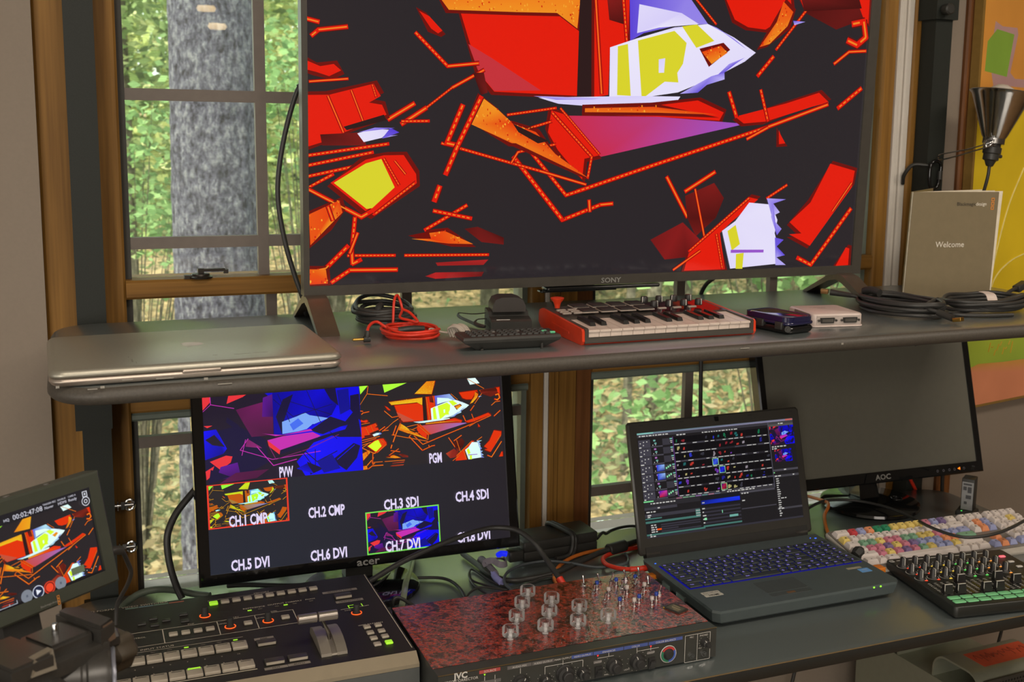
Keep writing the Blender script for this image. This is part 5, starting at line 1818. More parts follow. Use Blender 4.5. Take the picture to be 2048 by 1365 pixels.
ar = lead('arched_lead', 'thick black lead arching in front of the multiview monitor corner', [(735, 1166, 0, 1.795), (800, 1127, 0, 1.81), (860, 1098, 0, 1.82), (905, 1080, 0, 1.825), (950, 1064, 0, 1.83), (991, 1056, 0, 1.83), (1033, 1061, 0, 1.81), (1066, 1084, 0, 1.78), (1085, 1108, 0, 1.76), (1104, 1136, 0, 1.73), (1120, 1160, 0, 1.70), (1132, 1182, 0, 1.685)], .0048)
o = lead('red_strain_relief', '', [(1118, 1157, 0, 1.702), (1128, 1174, 0, 1.69), (1134, 1186, 0, 1.684)], .0066, REDC, parent=ar)
fe = lead('ferrite_lead', 'thick black lead with ferrite cylinder running behind the open laptop', [(925, 1108, .757), (955, 1130, .757), (985, 1152, .757), (1020, 1162, .757), (1060, 1158, .757), (1110, 1146, .757), (1160, 1124, .759), (1205, 1104, .763), (1235, 1096, .766), (1262, 1086, .763), (1285, 1080, .757)], .0052)
b = MB(); pA, pB = atz(1216, 1101, .764), atz(1250, 1091, .764)
b.cyl(tuple(pA), .0115, (pB - pA).length, 16, axis=tuple(pB - pA), ch=.002); b.build('ferrite', BLACK, fe, 40)
b = MB(); P = [atz(x, y_, .758) for x, y_ in ((962, 1120), (978, 1136), (990, 1150))]; b.tube(P, .0078, 8, smooth=3); b.build('velcro_strap', M('grey_velcro', (126, 120, 130), .85), fe, 60)
b = MB(); P = [atz(x, y_, z) for x, y_, z in ((972, 1134, .766), (970, 1126, .772), (985, 1122, .774), (1000, 1130, .771), (1012, 1128, .768), (1008, 1118, .768), (990, 1118, .772))]; b.tube(P, .0065, 6, smooth=4, flat=.25); b.build('velcro_tail', M('grey_velcro', (126, 120, 130), .85), fe, 60)
b = MB(); P = [atz(x, y_, .7585) for x, y_ in ((986, 1148), (993, 1158), (1003, 1166))]; b.tube(P, .0062, 8, smooth=3); b.build('paper_tag', M('tag_blue', (150, 150, 210), .6), fe, 60)
OC = M('orange_cord', (206, 112, 40), .45)
lead('orange_lead', 'orange lead looping across the worktop beside the power brick', [(1290, 1088, .754), (1250, 1094, .754), (1205, 1100, .754), (1165, 1108, .755), (1132, 1122, .755), (1113, 1140, .755), (1108, 1156, .756), (1113, 1168, .758), (1122, 1175, .756)], .0036, OC)
rl = lead('red_network_lead', 'red lead bending into the left side of the open laptop', [(1300, 1090, .756), (1262, 1098, .756), (1222, 1108, .758), (1206, 1118, .760), (1212, 1129, .762), (1235, 1137, .764), (1262, 1140, .765)], .0042, REDC)
lead('plug', '', [(1260, 1140, .765), (1280, 1139, .765), (1296, 1136, .765)], .0060, REDC, parent=rl)
b = MB(); pA = atz(1303, 1152, .765); b.T = Matrix.Translation((pA.x - .006, pA.y + .004, .754)); b.slab(.034, .014, .004, .012, .002, .001); us = b.build('usb_stick', M('orange_plastic', (222, 126, 34), .4), None, 40); tag(us, 'orange stick plugged in at the left side of open laptop', 'usb stick')
b = MB(); pA = atz(1763, 1137, .768); b.T = Matrix.Translation((1.3185, pA.y, .752)); b.slab(.030, .020, .006, .020, .003, .001); us2 = b.build('usb_stick', M('orange_plastic', (222, 126, 34), .4), None, 40); tag(us2, 'orange stick plugged in at the right side of open laptop', 'usb stick')
b = MB(); pA = atz(1716, 1106, .778)
b.lathe([(.004, -.012), (.010, -.010), (.012, -.002), (.011, .006), (.007, .012), (.002, .0125)], (pA.x, pA.y, .7775), 7, axis=(.8, .3, .35)); fk = b.build('foam_windshield', MATTE, None, 20); tag(fk, 'small black faceted foam cap at right rear edge of open laptop', 'foam cap')
lead('thin_lead', 'thin braided black lead curving left of the red speckled box', [(730, 1172, .755), (790, 1160, .755), (860, 1156, .755), (895, 1160, .755), (918, 1176, .755), (931, 1196, .755)], .0028)
lead('thin_lead', 'thin black lead looped twice behind the red speckled box', [(931, 1198, .755), (942, 1184, .757), (962, 1175, .757), (992, 1178, .757), (1020, 1180, .757), (1052, 1170, .758), (1088, 1156, .758), (1120, 1154, .758), (1127, 1161, .757), (1115, 1170, .757), (1070, 1176, .755), (1010, 1180, .755), (975, 1172, .754), (945, 1162, .754), (939, 1148, .754), (946, 1140, .754), (985, 1165, .754), (1020, 1178, .753)], .0020)
lead('thin_lead', 'thin black lead dropping in an open loop below the power brick', [(940, 1141, .755), (938, 1152, .755), (946, 1168, .755), (960, 1180, .755), (978, 1192, .755)], .0020)
GC_ = M('slate_cord', (74, 80, 84), .45)
lead('slate_lead', 'slim slate grey lead snaking from the brick towards the laptop', [(1022, 1181, .762), (1010, 1168, .764), (1009, 1156, .764), (1018, 1143, .764), (1047, 1130, .764), (1094, 1123, .764), (1141, 1127, .762), (1188, 1135, .758), (1225, 1134, .756), (1252, 1128, .756), (1256, 1118, .756), (1250, 1108, .756)], .0026, GC_)
lead('adapter_lead', 'thin black lead from the right end of the power brick', [(1194, 1078, .770), (1205, 1066, .774), (1212, 1068, .768), (1222, 1062, .764), (1240, 1056, .760), (1262, 1053, .757), (1285, 1054, .754)], .0030)
CLR = M('clear_ribbon', (126, 136, 112), .25)
lead('flat_lead', 'flat clear ribbon lead running over the monitor base', [(826, 1118, .756), (820, 1140, .758), (812, 1165, .768), (808, 1190, .768), (803, 1216, .756)], .0052, CLR, flat=.3)
lead('thin_lead', 'thin black lead crossing the round base of the multiview monitor', [(795, 1132, .755), (778, 1150, .762), (760, 1165, .768), (748, 1172, .766), (735, 1180, .760)], .0020)
lead('thin_lead', 'short black lead looped up beside the red speckled box corner', [(786, 1218, .755), (785, 1206, .772), (792, 1196, .780), (805, 1199, .776), (820, 1208, .766), (832, 1216, .756)], .0030)
lead('monitor_lead', 'thick black lead bowing left of the multiview monitor', [(402, 968, 0, 1.97), (380, 992, 0, 1.965), (352, 1028, 0, 1.955), (336, 1066, 0, 1.945), (335, 1100, 0, 1.94), (342, 1140, 0, 1.935), (354, 1176, 0, 1.93), (364, 1198, .757)], .0062)
lead('grey_lead', 'thick grey green lead arching behind the video switcher', [(240, 1222, .757), (256, 1204, .764), (280, 1188, .772), (312, 1180, .775), (348, 1181, .768), (385, 1188, .758), (420, 1192, .757)], .0058, M('sage_cord', (96, 106, 92), .45))
lead('rear_lead', 'thick black lead lying behind the switcher under the monitor', [(455, 1172, .757), (500, 1170, .760), (545, 1172, .760), (600, 1172, .757), (640, 1168, .756)], .0048)
lead('long_lead', 'long black lead sagging over the blank monitor base and keyboard', [(1600, 1032, .757), (1616, 1018, .764), (1636, 1007, .771), (1660, 1001, .774), (1711, 1002, .773), (1770, 1014, .774), (1820, 1034, .782), (1863, 1056, .802), (1919, 1074, .806), (1968, 1073, .808), (2014, 1060, .810), (2060, 1036, .806)], .0032)
lead('orange_lead', 'orange lead curling over the left edge of blank monitor base', [(1585, 985, .757), (1612, 992, .764), (1640, 1000, .772), (1655, 1006, .772), (1656, 1016, .768), (1649, 1032, .757), (1652, 1055, .756), (1662, 1078, .756), (1676, 1098, .755)], .0036, OC)
lead('wall_lead', 'dark vertical lead hanging against the wall right of the blank monitor', [(1886, 930, 0, 2.0), (1885, 955, 0, 2.0), (1884, 985, 0, 2.0), (1884, 1010, 0, 2.0)], .0042)
lead('wall_lead', 'short orange lead showing behind the post under blank monitor', [(1812, 940, 0, 1.998), (1822, 962, 0, 1.998), (1833, 985, 0, 1.998), (1838, 1004, 0, 1.998)], .0040, REDC)
# ---------------------------------------------------------------- video switcher
sw = thing('video_switcher', 'black video switcher with rows of square buttons and a silver lever', 'switcher', (.432, 1.498, DZ))
SWB = mat('switcher_black', (38, 36, 32), .5, var=.06, scale=400, spec=.45)
SWF = mat('switcher_front', (78, 80, 78), .55, var=.05)
LIP = mat('champagne_lip', (150, 138, 116), .42, .35, var=.03)
TPZ = .0505
b = MB(); b.prof([(.010, .046), (.010, TPZ), (.315, TPZ), (.318, .046), (.318, .004), (-.004, .004), (-.004, .034)], -.437, 0)
swo = b.build('case', SWB, sw, 20)
b = MB(); b.prof([(.0105, .0500), (.0095, .0506), (-.0075, .0385), (-.0075, .0330), (-.003, .033)], -.437, .0004); b.build('front_lip', LIP, sw, 20)
b = MB(); b.prof([(-.0078, .0326), (-.0078, .002), (-.003, .002), (-.003, .0326)], -.437, .0004); b.build('front_panel', SWF, sw)
b = MB()
for sx in (-.40, -.03):
    for y_ in (.03, .28):
        b.cyl((sx, y_, 0), .010, .005, 12)
b.build('foot', RUBBER, sw)['kind'] = 'stuff'
INK = M('panel_ink', (200, 190, 172), .6)
PZ = TPZ + .0003
def ink_line(b, pts, wd=.0009, z=PZ):
    for (x0, y0), (x1, y1) in zip(pts[:-1], pts[1:]):
        d = Vector((x1 - x0, y1 - y0, 0)); L_ = d.length
        if L_ < 1e-6:
            continue
        d.normalize(); n_ = Vector((-d.y, d.x, 0)) * wd / 2
        A, E_ = Vector((x0, y0, z)) - d * wd / 2, Vector((x1, y1, z)) + d * wd / 2
        b.poly([A - n_, E_ - n_, E_ + n_, A + n_])
b = MB()
ink_line(b, [(-.2585, .289), (-.2585, .2935), (-.0889, .2935), (-.0889, .289)], .0008)
ink_line(b, [(-.003, .020), (-.003, .312)], .0012)
for x0, x1 in ((-.372, -.334), (-.332, -.2545), (-.254, -.1988), (-.198, -.1397)):
    pass
ink_line(b, [(-.437, .2105), (-.2548, .2105), (-.2548, .161), (-.3333, .161), (-.3333, .2105)], .0013)
ink_line(b, [(-.2548, .2105), (-.1986, .2125), (-.1986, .162), (-.2548, .161)], .0011); ink_line(b, [(-.1986, .2125), (-.140, .2135), (-.140, .163), (-.1986, .162)], .0011)
ink_line(b, [(-.437, .160), (-.334, .161)], .0012); ink_line(b, [(-.39, .1425), (-.226, .1425)], .0009); ink_line(b, [(-.40, .0325), (-.222, .0325)], .0022)
ink_line(b, [(-.070, .186), (-.057, .1865)], .0012); ink_line(b, [(-.040, .187), (-.026, .188)], .0012)
for s_, x, y_, sz in (('MEMORY', -.175, .2975, .0060), ('REFERENCE', -.195, .2420, .0066), ('OUTPUT FORMAT', -.147, .2435, .0066), ('INPUT STATUS', -.345, .1495, .0070), ('WIPE PATTERN', -.040, .1195, .0056), ('PHASE', -.107, .2440, .0055), ('PinP', -.292, .2150, .0055), ('KEY', -.226, .2160, .0055), ('DSK', -.168, .2170, .0055), ('PHANTOM', -.395, .192, .0060), ('CONTROL', -.372, .192, .0060), ('LEVEL', -.247, .199, .0050), ('LEVEL', -.191, .200, .0050), ('TIME', -.061, .180, .005)):
    if s_ not in ('PHANTOM',):
        b.text(s_, sz, (x, y_, PZ), (1, 0, 0), (0, 1, 0))
b.text('MULTI-FORMAT VIDEO SWITCHER', .0085, (-.3175, .3125, PZ), (1, 0, 0), (0, 1, 0), 'RIGHT')
for i, x in enumerate((-.3743, -.3509, -.3276, -.3045, -.2811, -.2580, -.2350)):
    b.text(str(i + 4), .0048, (x - .004, .0885, PZ), (1, 0, 0), (0, 1, 0))
    b.text(str(i + 4), .0048, (x - .004, .0675, PZ), (1, 0, 0), (0, 1, 0))
b.build('panel_print', INK, sw)['kind'] = 'stuff'
b = MB()
for x0, x1, y_, hgt, s_ in ((-.0841, -.0282, .2590, .008, 'OUTPUT FADE'), (-.0717, -.0283, .2152, .008, 'TRANSITION'), (-.2115, -.1835, .1262, .008, 'DSK'), (-.2120, -.1800, .0270, .0075, 'CUT'), (-.1795, -.1485, .0275, .0075, 'AUTO')):
    b.poly([(x0, y_ - hgt / 2, PZ), (x1, y_ - hgt / 2, PZ), (x1, y_ + hgt / 2, PZ), (x0, y_ + hgt / 2, PZ)])
    b.text(s_, hgt * .75, ((x0 + x1) / 2, y_, PZ + .0002), (1, 0, 0), (0, 1, 0), mi=1, bold=.01)
b.build('label_bar', [M('bar_grey', (140, 132, 122), .6), MATTE], sw)['kind'] = 'stuff'
for x0, x1, c in ((-.3808, -.362, (112, 136, 124)), (-.361, -.340, (104, 130, 140)), (-.339, -.3175, (104, 132, 112)), (-.3165, -.294, (176, 92, 70))):
    b = MB(); b.bx(x0, x1, .3050, .3074, TPZ, PZ + .0001); b.build('colour_stripe', mat('stripe', c, .5), sw)
BTN = M('button_stone', (168, 158, 142), .45, var=.04)
LIT = M('button_lit', (150, 200, 50), .4, emit=(140, 205, 40), es=.8)
def btn(name, dx, dy, hgt, pts, lit=(), m_=BTN, ch=.0012):
    b = MB(); b.slab(dx, dy, 0, hgt, .0012, ch, 3); o = None
    for i, (x, y_) in enumerate(pts):
        T = Tr(x, y_, TPZ)
        mm = LIT if i in lit else m_
        if o is None:
            o = b.build(name, m_, sw, 40); o.matrix_basis = T
            o.material_slots[0].link = 'OBJECT'; o.material_slots[0].material = mm
        else:
            inst(o, name, sw, T, [mm])
    return o
btn('memory_button', .0130, .0105, .0042, [(-.2519 + i * .01745, .2768 + i * .0004) for i in range(10)], (0,))
btn('wipe_button', .0108, .0105, .0036, [(-.048, .1079), (-.0309, .1082), (-.048, .0868), (-.0309, .0872), (-.0478, .0668), (-.0306, .0674), (-.0476, .0458), (-.0303, .0460)], (7,))
btn('key_button', .0125, .0105, .0042, [(-.3198, .184), (-.3023, .184), (-.2848, .184), (-.2673, .184), (-.2119, .1846), (-.156, .1856)])
btn('menu_button', .0128, .0085, .0030, [(-.3605, .2382), (-.3434, .2521), (-.343, .2275), (-.3256, .2395), (-.2995, .252), (-.2995, .2266)], m_=BLACK)
for k, (x, y_) in enumerate([(-.3605, .2382), (-.3434, .2521), (-.343, .2275), (-.3256, .2395), (-.2995, .252), (-.2995, .2266)]):
    pass
btn('source_button', .0212, .0215, .0055, [(-.4209 + i * .0233, .1098) for i in range(9)])
btn('source_button', .0212, .0215, .0055, [(-.4185 + i * .0231, .0458) for i in range(9)])
b = MB()
for i in range(9):
    for x0, y_ in ((-.4209 + i * .0233, .1098), (-.4185 + i * .0231, .0458)):
        b.bx(x0 - .007, x0 + .007, y_ + .0055, y_ + .0068, TPZ + .0052, TPZ + .0057)
b.build('button_window', MATTE, sw)['kind'] = 'stuff'
b = MB(); b.bx(-.4185 + 5 * .0231 - .0085, -.4185 + 5 * .0231 + .0085, .0515, .0558, TPZ + .0046, TPZ + .0060); b.build('button_light', LIT, sw)
btn('take_button', .0275, .0150, .0048, [(-.0565, .2340), (-.1969, .1080), (-.1955, .0440), (-.1630, .0442)], m_=M('button_dark', (62, 58, 54), .4))
b = MB()
for x, y_ in ((-.0565, .2340), (-.1969, .1080), (-.1955, .0440), (-.1630, .0442)):
    b.bx(x - .0125, x + .0125, y_ - .0079, y_ - .0068, TPZ + .001, TPZ + .0046)
b.build('button_edge', BTN, sw)['kind'] = 'stuff'
ld_ = MB(); ld_.slab(.0066, .0026, 0, .0010, .0008, .0003, 3); lo_ = None
DIM = M('led_off', (84, 78, 70), .5)
for (x, y_), on in [((-.2028, .2330), 1), ((-.1869, .2336), 0), ((-.1608, .2343), 0), ((-.1471, .2347), 1), ((-.1331, .2351), 0), ((-.107, .236), 0)] + [((-.3746 + i * .0229, .1355), i in (3, 6)) for i in range(7)]:
    if lo_ is None:
        lo_ = ld_.build('indicator', DIM, sw); lo_.matrix_basis = Tr(x, y_, TPZ); lo_.material_slots[0].link = 'OBJECT'; lo_.material_slots[0].material = LIT if on else DIM
    else:
        inst(lo_, 'indicator', sw, Tr(x, y_, TPZ), [LIT if on else DIM])
kn = MB(); kn.lathe([(.0056, 0), (.0058, .001), (.0052, .003), (.0048, .0135), (.0042, .0145), (.001, .0147)], n=18)
rg = MB(); rg.tube([(.0078 * math.cos(a), .0078 * math.sin(a), .0006) for a in [math.radians(d) for d in range(-220, 41, 20)]], .0008, 6, smooth=1)
k1 = None
for x, y_ in ((-.0502, .1660), (-.269, .2375), (-.2381, .1845), (-.182, .1850)):
    if k1 is None:
        k1 = kn.build('rotary_knob', MATTE, sw, 40); k1.matrix_basis = Tr(x, y_, TPZ); k2 = rg.build('lit_ring', M('ring_orange', (240, 96, 40), .5, emit=(240, 90, 30), es=1.0), k1)
    else:
        inst(k2, 'lit_ring', inst(k1, 'rotary_knob', sw, Tr(x, y_, TPZ)))
b = MB()
for pts in ([(-.0565, .188), (-.0565, .197), (-.0475, .1975), (-.0475, .189)], [(-.0355, .198), (-.0352, .1885)]):
    ink_line(b, pts, .0014)
ink_line(b, [(-.0565, .188), (-.0475, .188)], .0014)
b.build('lit_icon', LIT, sw)
tb = MB()
prof_ = [(.035, 0), (.036, .004), (.048, .010), (.066, .0150), (.085, .0165), (.104, .0150), (.118, .0100), (.122, 0)]
for x0, x1 in ((-.1312, -.1165), (-.1085, -.0938)):
    tb.prof([(u, TPZ + v) for u, v in prof_], x0, x1)
tb.prof([(u * .98 + .002, TPZ + v * .6) for u, v in prof_], -.1165, -.1085)
lv = tb.build('lever_block', M('silver_block', (150, 142, 130), .4, .5, var=.03), sw, 35)
b = MB(); b.tube([(-.1125, .072, TPZ + .008), (-.1150, .068, TPZ + .022), (-.1225, .061, TPZ + .040), (-.128, .058, TPZ + .051)], .0024, 8); b.build('lever_stem', STEEL, lv, 60)
HND = M('silver_handle', (158, 150, 142), .3, .7)
for x0, x1 in ((-.1595, -.1325), (-.1305, -.1030)):
    b = MB(); b.lathe([(.001, 0), (.0062, 0), (.0070, .0008), (.0070, x1 - x0 - .0008), (.0062, x1 - x0), (.001, x1 - x0)], (x0, .058, TPZ + .0515), 24, axis=(1, 0, 0)); b.build('lever_handle', HND, lv, 40)

# ---------------------------------------------------------------- red speckled video corrector
jv = thing('video_corrector', 'red speckled box with clear knobs, toggle switches and black front', 'video processor', (.438, 1.42, DZ))
b = MB()
b.prof([(-.0012, .004), (-.0012, .0495), (.0, .0508), (.022, .0503), (.024, .0490), (.243, .0490), (.243, .004)], 0, .442)
jc = b.build('case', mat('corrector_black', (58, 58, 54), .38, var=.05), jv, 20)
RS = bpy.data.materials.new('red_hammered_paint')
RS.use_nodes = True
n, l = RS.node_tree.nodes, RS.node_tree.links
p = n['Principled BSDF']
p.inputs['Roughness'].default_value = .22
p.inputs['Specular IOR Level'].default_value = .9
p.inputs['Coat Weight'].default_value = .9
p.inputs['Coat Roughness'].default_value = .10
p.inputs['Coat IOR'].default_value = 1.75
tcx = n.new('ShaderNodeTexCoord')
n1 = n.new('ShaderNodeTexNoise'); n1.inputs['Scale'].default_value = 170; n1.inputs['Detail'].default_value = 3
n2 = n.new('ShaderNodeTexNoise'); n2.inputs['Scale'].default_value = 56; n2.inputs['Detail'].default_value = 3; n2.inputs['Roughness'].default_value = .6
n3 = n.new('ShaderNodeTexNoise'); n3.inputs['Scale'].default_value = 230; n3.inputs['Detail'].default_value = 2
for q_ in (n1, n2, n3):
    l.new(tcx.outputs['Object'], q_.inputs['Vector'])
r1 = n.new('ShaderNodeValToRGB'); r1.color_ramp.elements[0].position = .35; r1.color_ramp.elements[0].color = (*lin((30, 24, 24)), 1); r1.color_ramp.elements[1].position = .47; r1.color_ramp.elements[1].color = (*lin((132, 52, 42)), 1)
e = r1.color_ramp.elements.new(.72); e.color = (*lin((168, 60, 42)), 1)
l.new(n1.outputs['Fac'], r1.inputs[0])
r2 = n.new('ShaderNodeValToRGB'); r2.color_ramp.elements[0].position = .40; r2.color_ramp.elements[0].color = (.12, .12, .12, 1); r2.color_ramp.elements[1].position = .44; r2.color_ramp.elements[1].color = (1, 1, 1, 1)
l.new(n2.outputs['Fac'], r2.inputs[0])
mm = n.new('ShaderNodeMix'); mm.data_type = 'RGBA'; mm.blend_type = 'MULTIPLY'; mm.inputs[0].default_value = 1
l.new(r1.outputs[0], mm.inputs[6]); l.new(r2.outputs[0], mm.inputs[7]); l.new(mm.outputs[2], p.inputs['Base Color'])
bpn = n.new('ShaderNodeBump'); bpn.inputs['Strength'].default_value = .6; bpn.inputs['Distance'].default_value = .0012
l.new(n3.outputs['Fac'], bpn.inputs['Height']); l.new(bpn.outputs[0], p.inputs['Normal']); l.new(bpn.outputs[0], p.inputs['Coat Normal'])
b = MB(); b.slab(.4425, .2185, .0488, .0502, .001, .0004, 2, c=(.2213, .1345)); b.build('painted_plate', RS, jv)
b = MB(); b.bx(-.0004, .4424, -.0022, -.0008, .0506, .0512); b.build('front_edge', M('worn_edge', (120, 98, 60), .4, .4), jv)
FY = -.0016
SY = -.0024
BLU, GRYB, REDB = M('bar_blue', (72, 88, 150), .6), M('bar_slate', (98, 94, 92), .6), M('bar_red', (170, 70, 66), .6)
UX, UZ = (1, 0, 0), (0, 0, 1)
b = MB()
def bar(x0, x1, z, mi, hgt=.0052):
    b.poly([(x0, FY - .0002, z - hgt / 2), (x1, FY - .0002, z - hgt / 2), (x1, FY - .0002, z + hgt / 2), (x0, FY - .0002, z + hgt / 2)], mi)
bar(.0597, .0909, .0464, 2); bar(.1015, .1380, .0452, 1); bar(.1392, .1728, .0450, 1); bar(.2006, .2342, .0443, 0); bar(.2352, .2838, .0440, 0); bar(.2848, .3243, .0440, 0); bar(.3257, .3829, .0440, 0); bar(.2358, .2486, .0300, 1, .0050); bar(.3235, .3355, .0297, 1, .0050); bar(.058, .092, .0300, 1, .005)
b.build('legend_bar', [BLU, GRYB, REDB], jv)['kind'] = 'stuff'
b = MB()
for s_, x, z, sz in (('SOURCE', .0753, .0464, .0048), ('AUDIO MIX', .1198, .0452, .0042), ('AUDIO OUTPUT', .156, .0450, .0038), ('MAIN OUTPUT', .1868, .0450, .0040), ('VIDEO OUTPUT', .2174, .0443, .0038), ('ENHANCER', .2600, .0440, .0040), ('COLOR', .3040, .0440, .0040), ('COLOR BALANCE', .3540, .0440, .0042), ('ON/OFF', .2422, .0300, .0036), ('ON/OFF', .3294, .0297, .0036), ('LIGHT', .2900, .0100, .0034), ('DARK', .3190, .0100, .0034), ('MIN', .2560, .0080, .0034), ('MIC', .3985, .0425, .0040), ('PHONES', .4195, .0425, .0038), ('MIN', .205, .0050, .0034), ('NORM', .2260, .0080, .0034), ('MIN', .4130, .0225, .0030), ('MAX', .4280, .0225, .0030), ('1', .0680, .0300, .004), ('2', .083, .0300, .004), ('VIDEO CORRECTOR', .0322, .0400, .0056)):
    b.text(s_, sz, (x, SY, z), UX, UZ)
b.text('JVC', .0125, (.0322, SY, .0480 - .0008), UX, UZ, bold=.035)
def vline(x0, z0, x1, z1, wd=.0007):
    b.poly([(min(x0, x1) - wd / 2, FY - .0003, min(z0, z1) - wd / 2), (max(x0, x1) + wd / 2, FY - .0003, min(z0, z1) - wd / 2), (max(x0, x1) + wd / 2, FY - .0003, max(z0, z1) + wd / 2), (min(x0, x1) - wd / 2, FY - .0003, max(z0, z1) + wd / 2)])
for q_ in ((.1213, .0415, .1213, .034), (.159, .026, .159, .0372), (.159, .0372, .2185, .0372), (.1870, .0420, .1870, .0325), (.2185, .0372, .2185, .027), (.2423, .0355, .2600, .0355), (.2600, .0410, .2600, .0355), (.2600, .0355, .2678, .0355), (.3063, .0410, .3063, .033), (.3063, .0355, .3293, .0355), (.3293, .0370, .3293, .0335), (.3293, .0355, .3425, .0355), (.0676, .0385, .0676, .033), (.083, .0385, .083, .033), (.3876, .0460, .4310, .0460), (.3876, .0460, .3876, .0030), (.4310, .0460, .4310, .0030), (.3876, .0030, .4310, .0030), (.4088, .0460, .4088, .0030), (.1213, .0388, .1213, .0388)):
    vline(*q_)
for cx_, cz_, rr in ((.1213, .0200, .0150), (.159, .0170, .0115), (.1899, .0215, .0175), (.2185, .0180, .0118), (.2678, .0207, .0155), (.3063, .0205, .0155), (.421, .0310, .009)):
    for k in range(11):
        a = math.radians(-230 + 280 / 10 * k + 0)
        b.poly([(cx_ + rr * math.cos(a) + dx, FY - .0003, cz_ + rr * math.sin(a) + dz) for dx, dz in ((-.0004, -.0004), (.0004, -.0004), (.0004, .0004), (-.0004, .0004))])
b.build('front_lettering', WHITEINK, jv)['kind'] = 'stuff'
CAPK = M('soft_knob3', (46, 45, 44), .5)
for x, z, rr, a_ in ((.1213, .0200, .0120, -.4), (.159, .0170, .0086, 0), (.1899, .0215, .0138, 0), (.2185, .0180, .0090, .55), (.2678, .0207, .0118, 0), (.3063, .0205, .0118, .35), (.4210, .0310, .0064, .45)):
    b = MB()
    b.lathe([(rr, 0), (rr, .002), (rr * .93, .003), (rr * .90, .009), (rr * .60, .010), (rr * .56, .016), (rr * .50, .0168), (.0005, .017)], (x, FY, z), 22, axis=(0, -1, 0))
    kk_ = b.build('front_knob', CAPK, jv, 40)
    b = MB(); d = Vector((-math.sin(a_), 0, math.cos(a_))); pq = Vector((d.z, 0, -d.x)) * .0006
    A, E_ = Vector((x, FY - .0101, z)) + d * rr * .25, Vector((x, FY - .0101, z)) + d * rr * .90
    b.poly([A - pq, A + pq, E_ + pq, E_ - pq]); b.poly([E_ + pq, E_ + pq + Vector((0, .007, 0)), E_ - pq + Vector((0, .007, 0)), E_ - pq])
    b.build('pointer', WHITEINK, kk_)
b = MB(); b.lathe([(.0128, 0), (.0128, .0012), (.0100, .0020), (.0075, .0020)], (.3589, FY, .0225), 30, axis=(0, -1, 0)); b.lathe([(.0078, .002), (.0060, .0060), (.0025, .0065), (.0005, .0065)], (.3589, FY, .0225), 24, axis=(0, -1, 0))
dial = b.build('colour_dial', CAPK, jv, 40)
for a0, a1, c in ((30, 150, (190, 60, 58)), (152, 268, (48, 120, 86)), (272, 388, (66, 92, 170))):
    b = MB()
    aa = [math.radians(a0 + (a1 - a0) * k / 10) for k in range(11)]
    b.poly([(.3589 + .0122 * math.cos(a), FY - .0022, .0225 + .0122 * math.sin(a)) for a in aa] + [(.3589 + .0090 * math.cos(a), FY - .0022, .0225 + .0090 * math.sin(a)) for a in aa[::-1]])
    b.build('dial_segment', mat('segment', c, .5), dial)
b = MB(); b.tube([(.3589 + .0130 * math.cos(a), FY - .001, .0225 + .0130 * math.sin(a)) for a in np.linspace(0, 2 * pi, 24, endpoint=False)], .0007, 6, closed=True, smooth=1); b.build('dial_rim', WHITEINK, dial)
for x, z in ((.2431, .0150), (.3307, .0135)):
    b = MB(); b.bx(x - .0052, x + .0052, FY - .0035, FY, z - .0085, z + .0085); b.prof([(FY - .003, z + .001), (FY - .0085, z + .006), (FY - .0085, z + .0035), (FY - .003, z - .007)], x - .0042, x + .0042); b.build('rocker_switch', CAPK, jv)
for x, z in ((.3993, .0125), (.4205, .0125)):
    b = MB(); b.lathe([(.0028, 0), (.0028, .0022), (.0046, .0022), (.0046, 0)], (x, FY, z), 20, axis=(0, -1, 0), cap=False); b.build('jack_socket', CHROME, jv, 40)
for x, z, m_ in ((.0676, .0415, LIT), (.2423, .0394, M('led_red2', (236, 50, 50), .5, emit=(236, 50, 50), es=1.1)), (.3293, .0391, M('led_red2', (236, 50, 50), .5))):
    b = MB(); b.poly([(x - .0016, FY - .0004, z + .0014), (x, FY - .0004, z - .0016), (x + .0016, FY - .0004, z + .0014)]); b.build('arrow_light', m_, jv)
b = MB()
for x in (.03, .41):
    for y_ in (.03, .2):
        b.cyl((x, y_, 0), .010, .005, 12)
b.build('foot', RUBBER, jv)['kind'] = 'stuff'
# clear knobs
ACR = bpy.data.materials.new('clear_acrylic'); ACR.use_nodes = True
n, l = ACR.node_tree.nodes, ACR.node_tree.links
n.remove(n['Principled BSDF'])
tr = n.new('ShaderNodeBsdfTransparent'); tr.inputs[0].default_value = (.97, .97, .97, 1)
gl = n.new('ShaderNodeBsdfGlossy'); gl.inputs['Roughness'].default_value = .06
df = n.new('ShaderNodeBsdfDiffuse'); df.inputs[0].default_value = (.95, .95, .95, 1)
lwt = n.new('ShaderNodeLayerWeight'); lwt.inputs[0].default_value = .26
m1 = n.new('ShaderNodeMixShader'); m1.inputs[0].default_value = .30
m2 = n.new('ShaderNodeMixShader')
l.new(gl.outputs[0], m1.inputs[1]); l.new(df.outputs[0], m1.inputs[2])
l.new(lwt.outputs['Fresnel'], m2.inputs[0]); l.new(tr.outputs[0], m2.inputs[1]); l.new(m1.outputs[0], m2.inputs[2])
l.new(m2.outputs[0], n['Material Output'].inputs[0])
cyk = MB(); cyk.lathe([(.0030, .0055), (.0112, .0055), (.0122, .0066), (.0124, .0080), (.0124, .0182), (.0116, .0194), (.0070, .0194), (.0060, .0184), (.0052, .0110), (.0005, .0108)], n=28)
shf = MB(); shf.lathe([(.0030, 0), (.0030, .0150), (.0005, .0152)], n=12); shf.lathe([(.0050, 0), (.0050, .0018), (.003, .0020)], n=6)
k1 = None
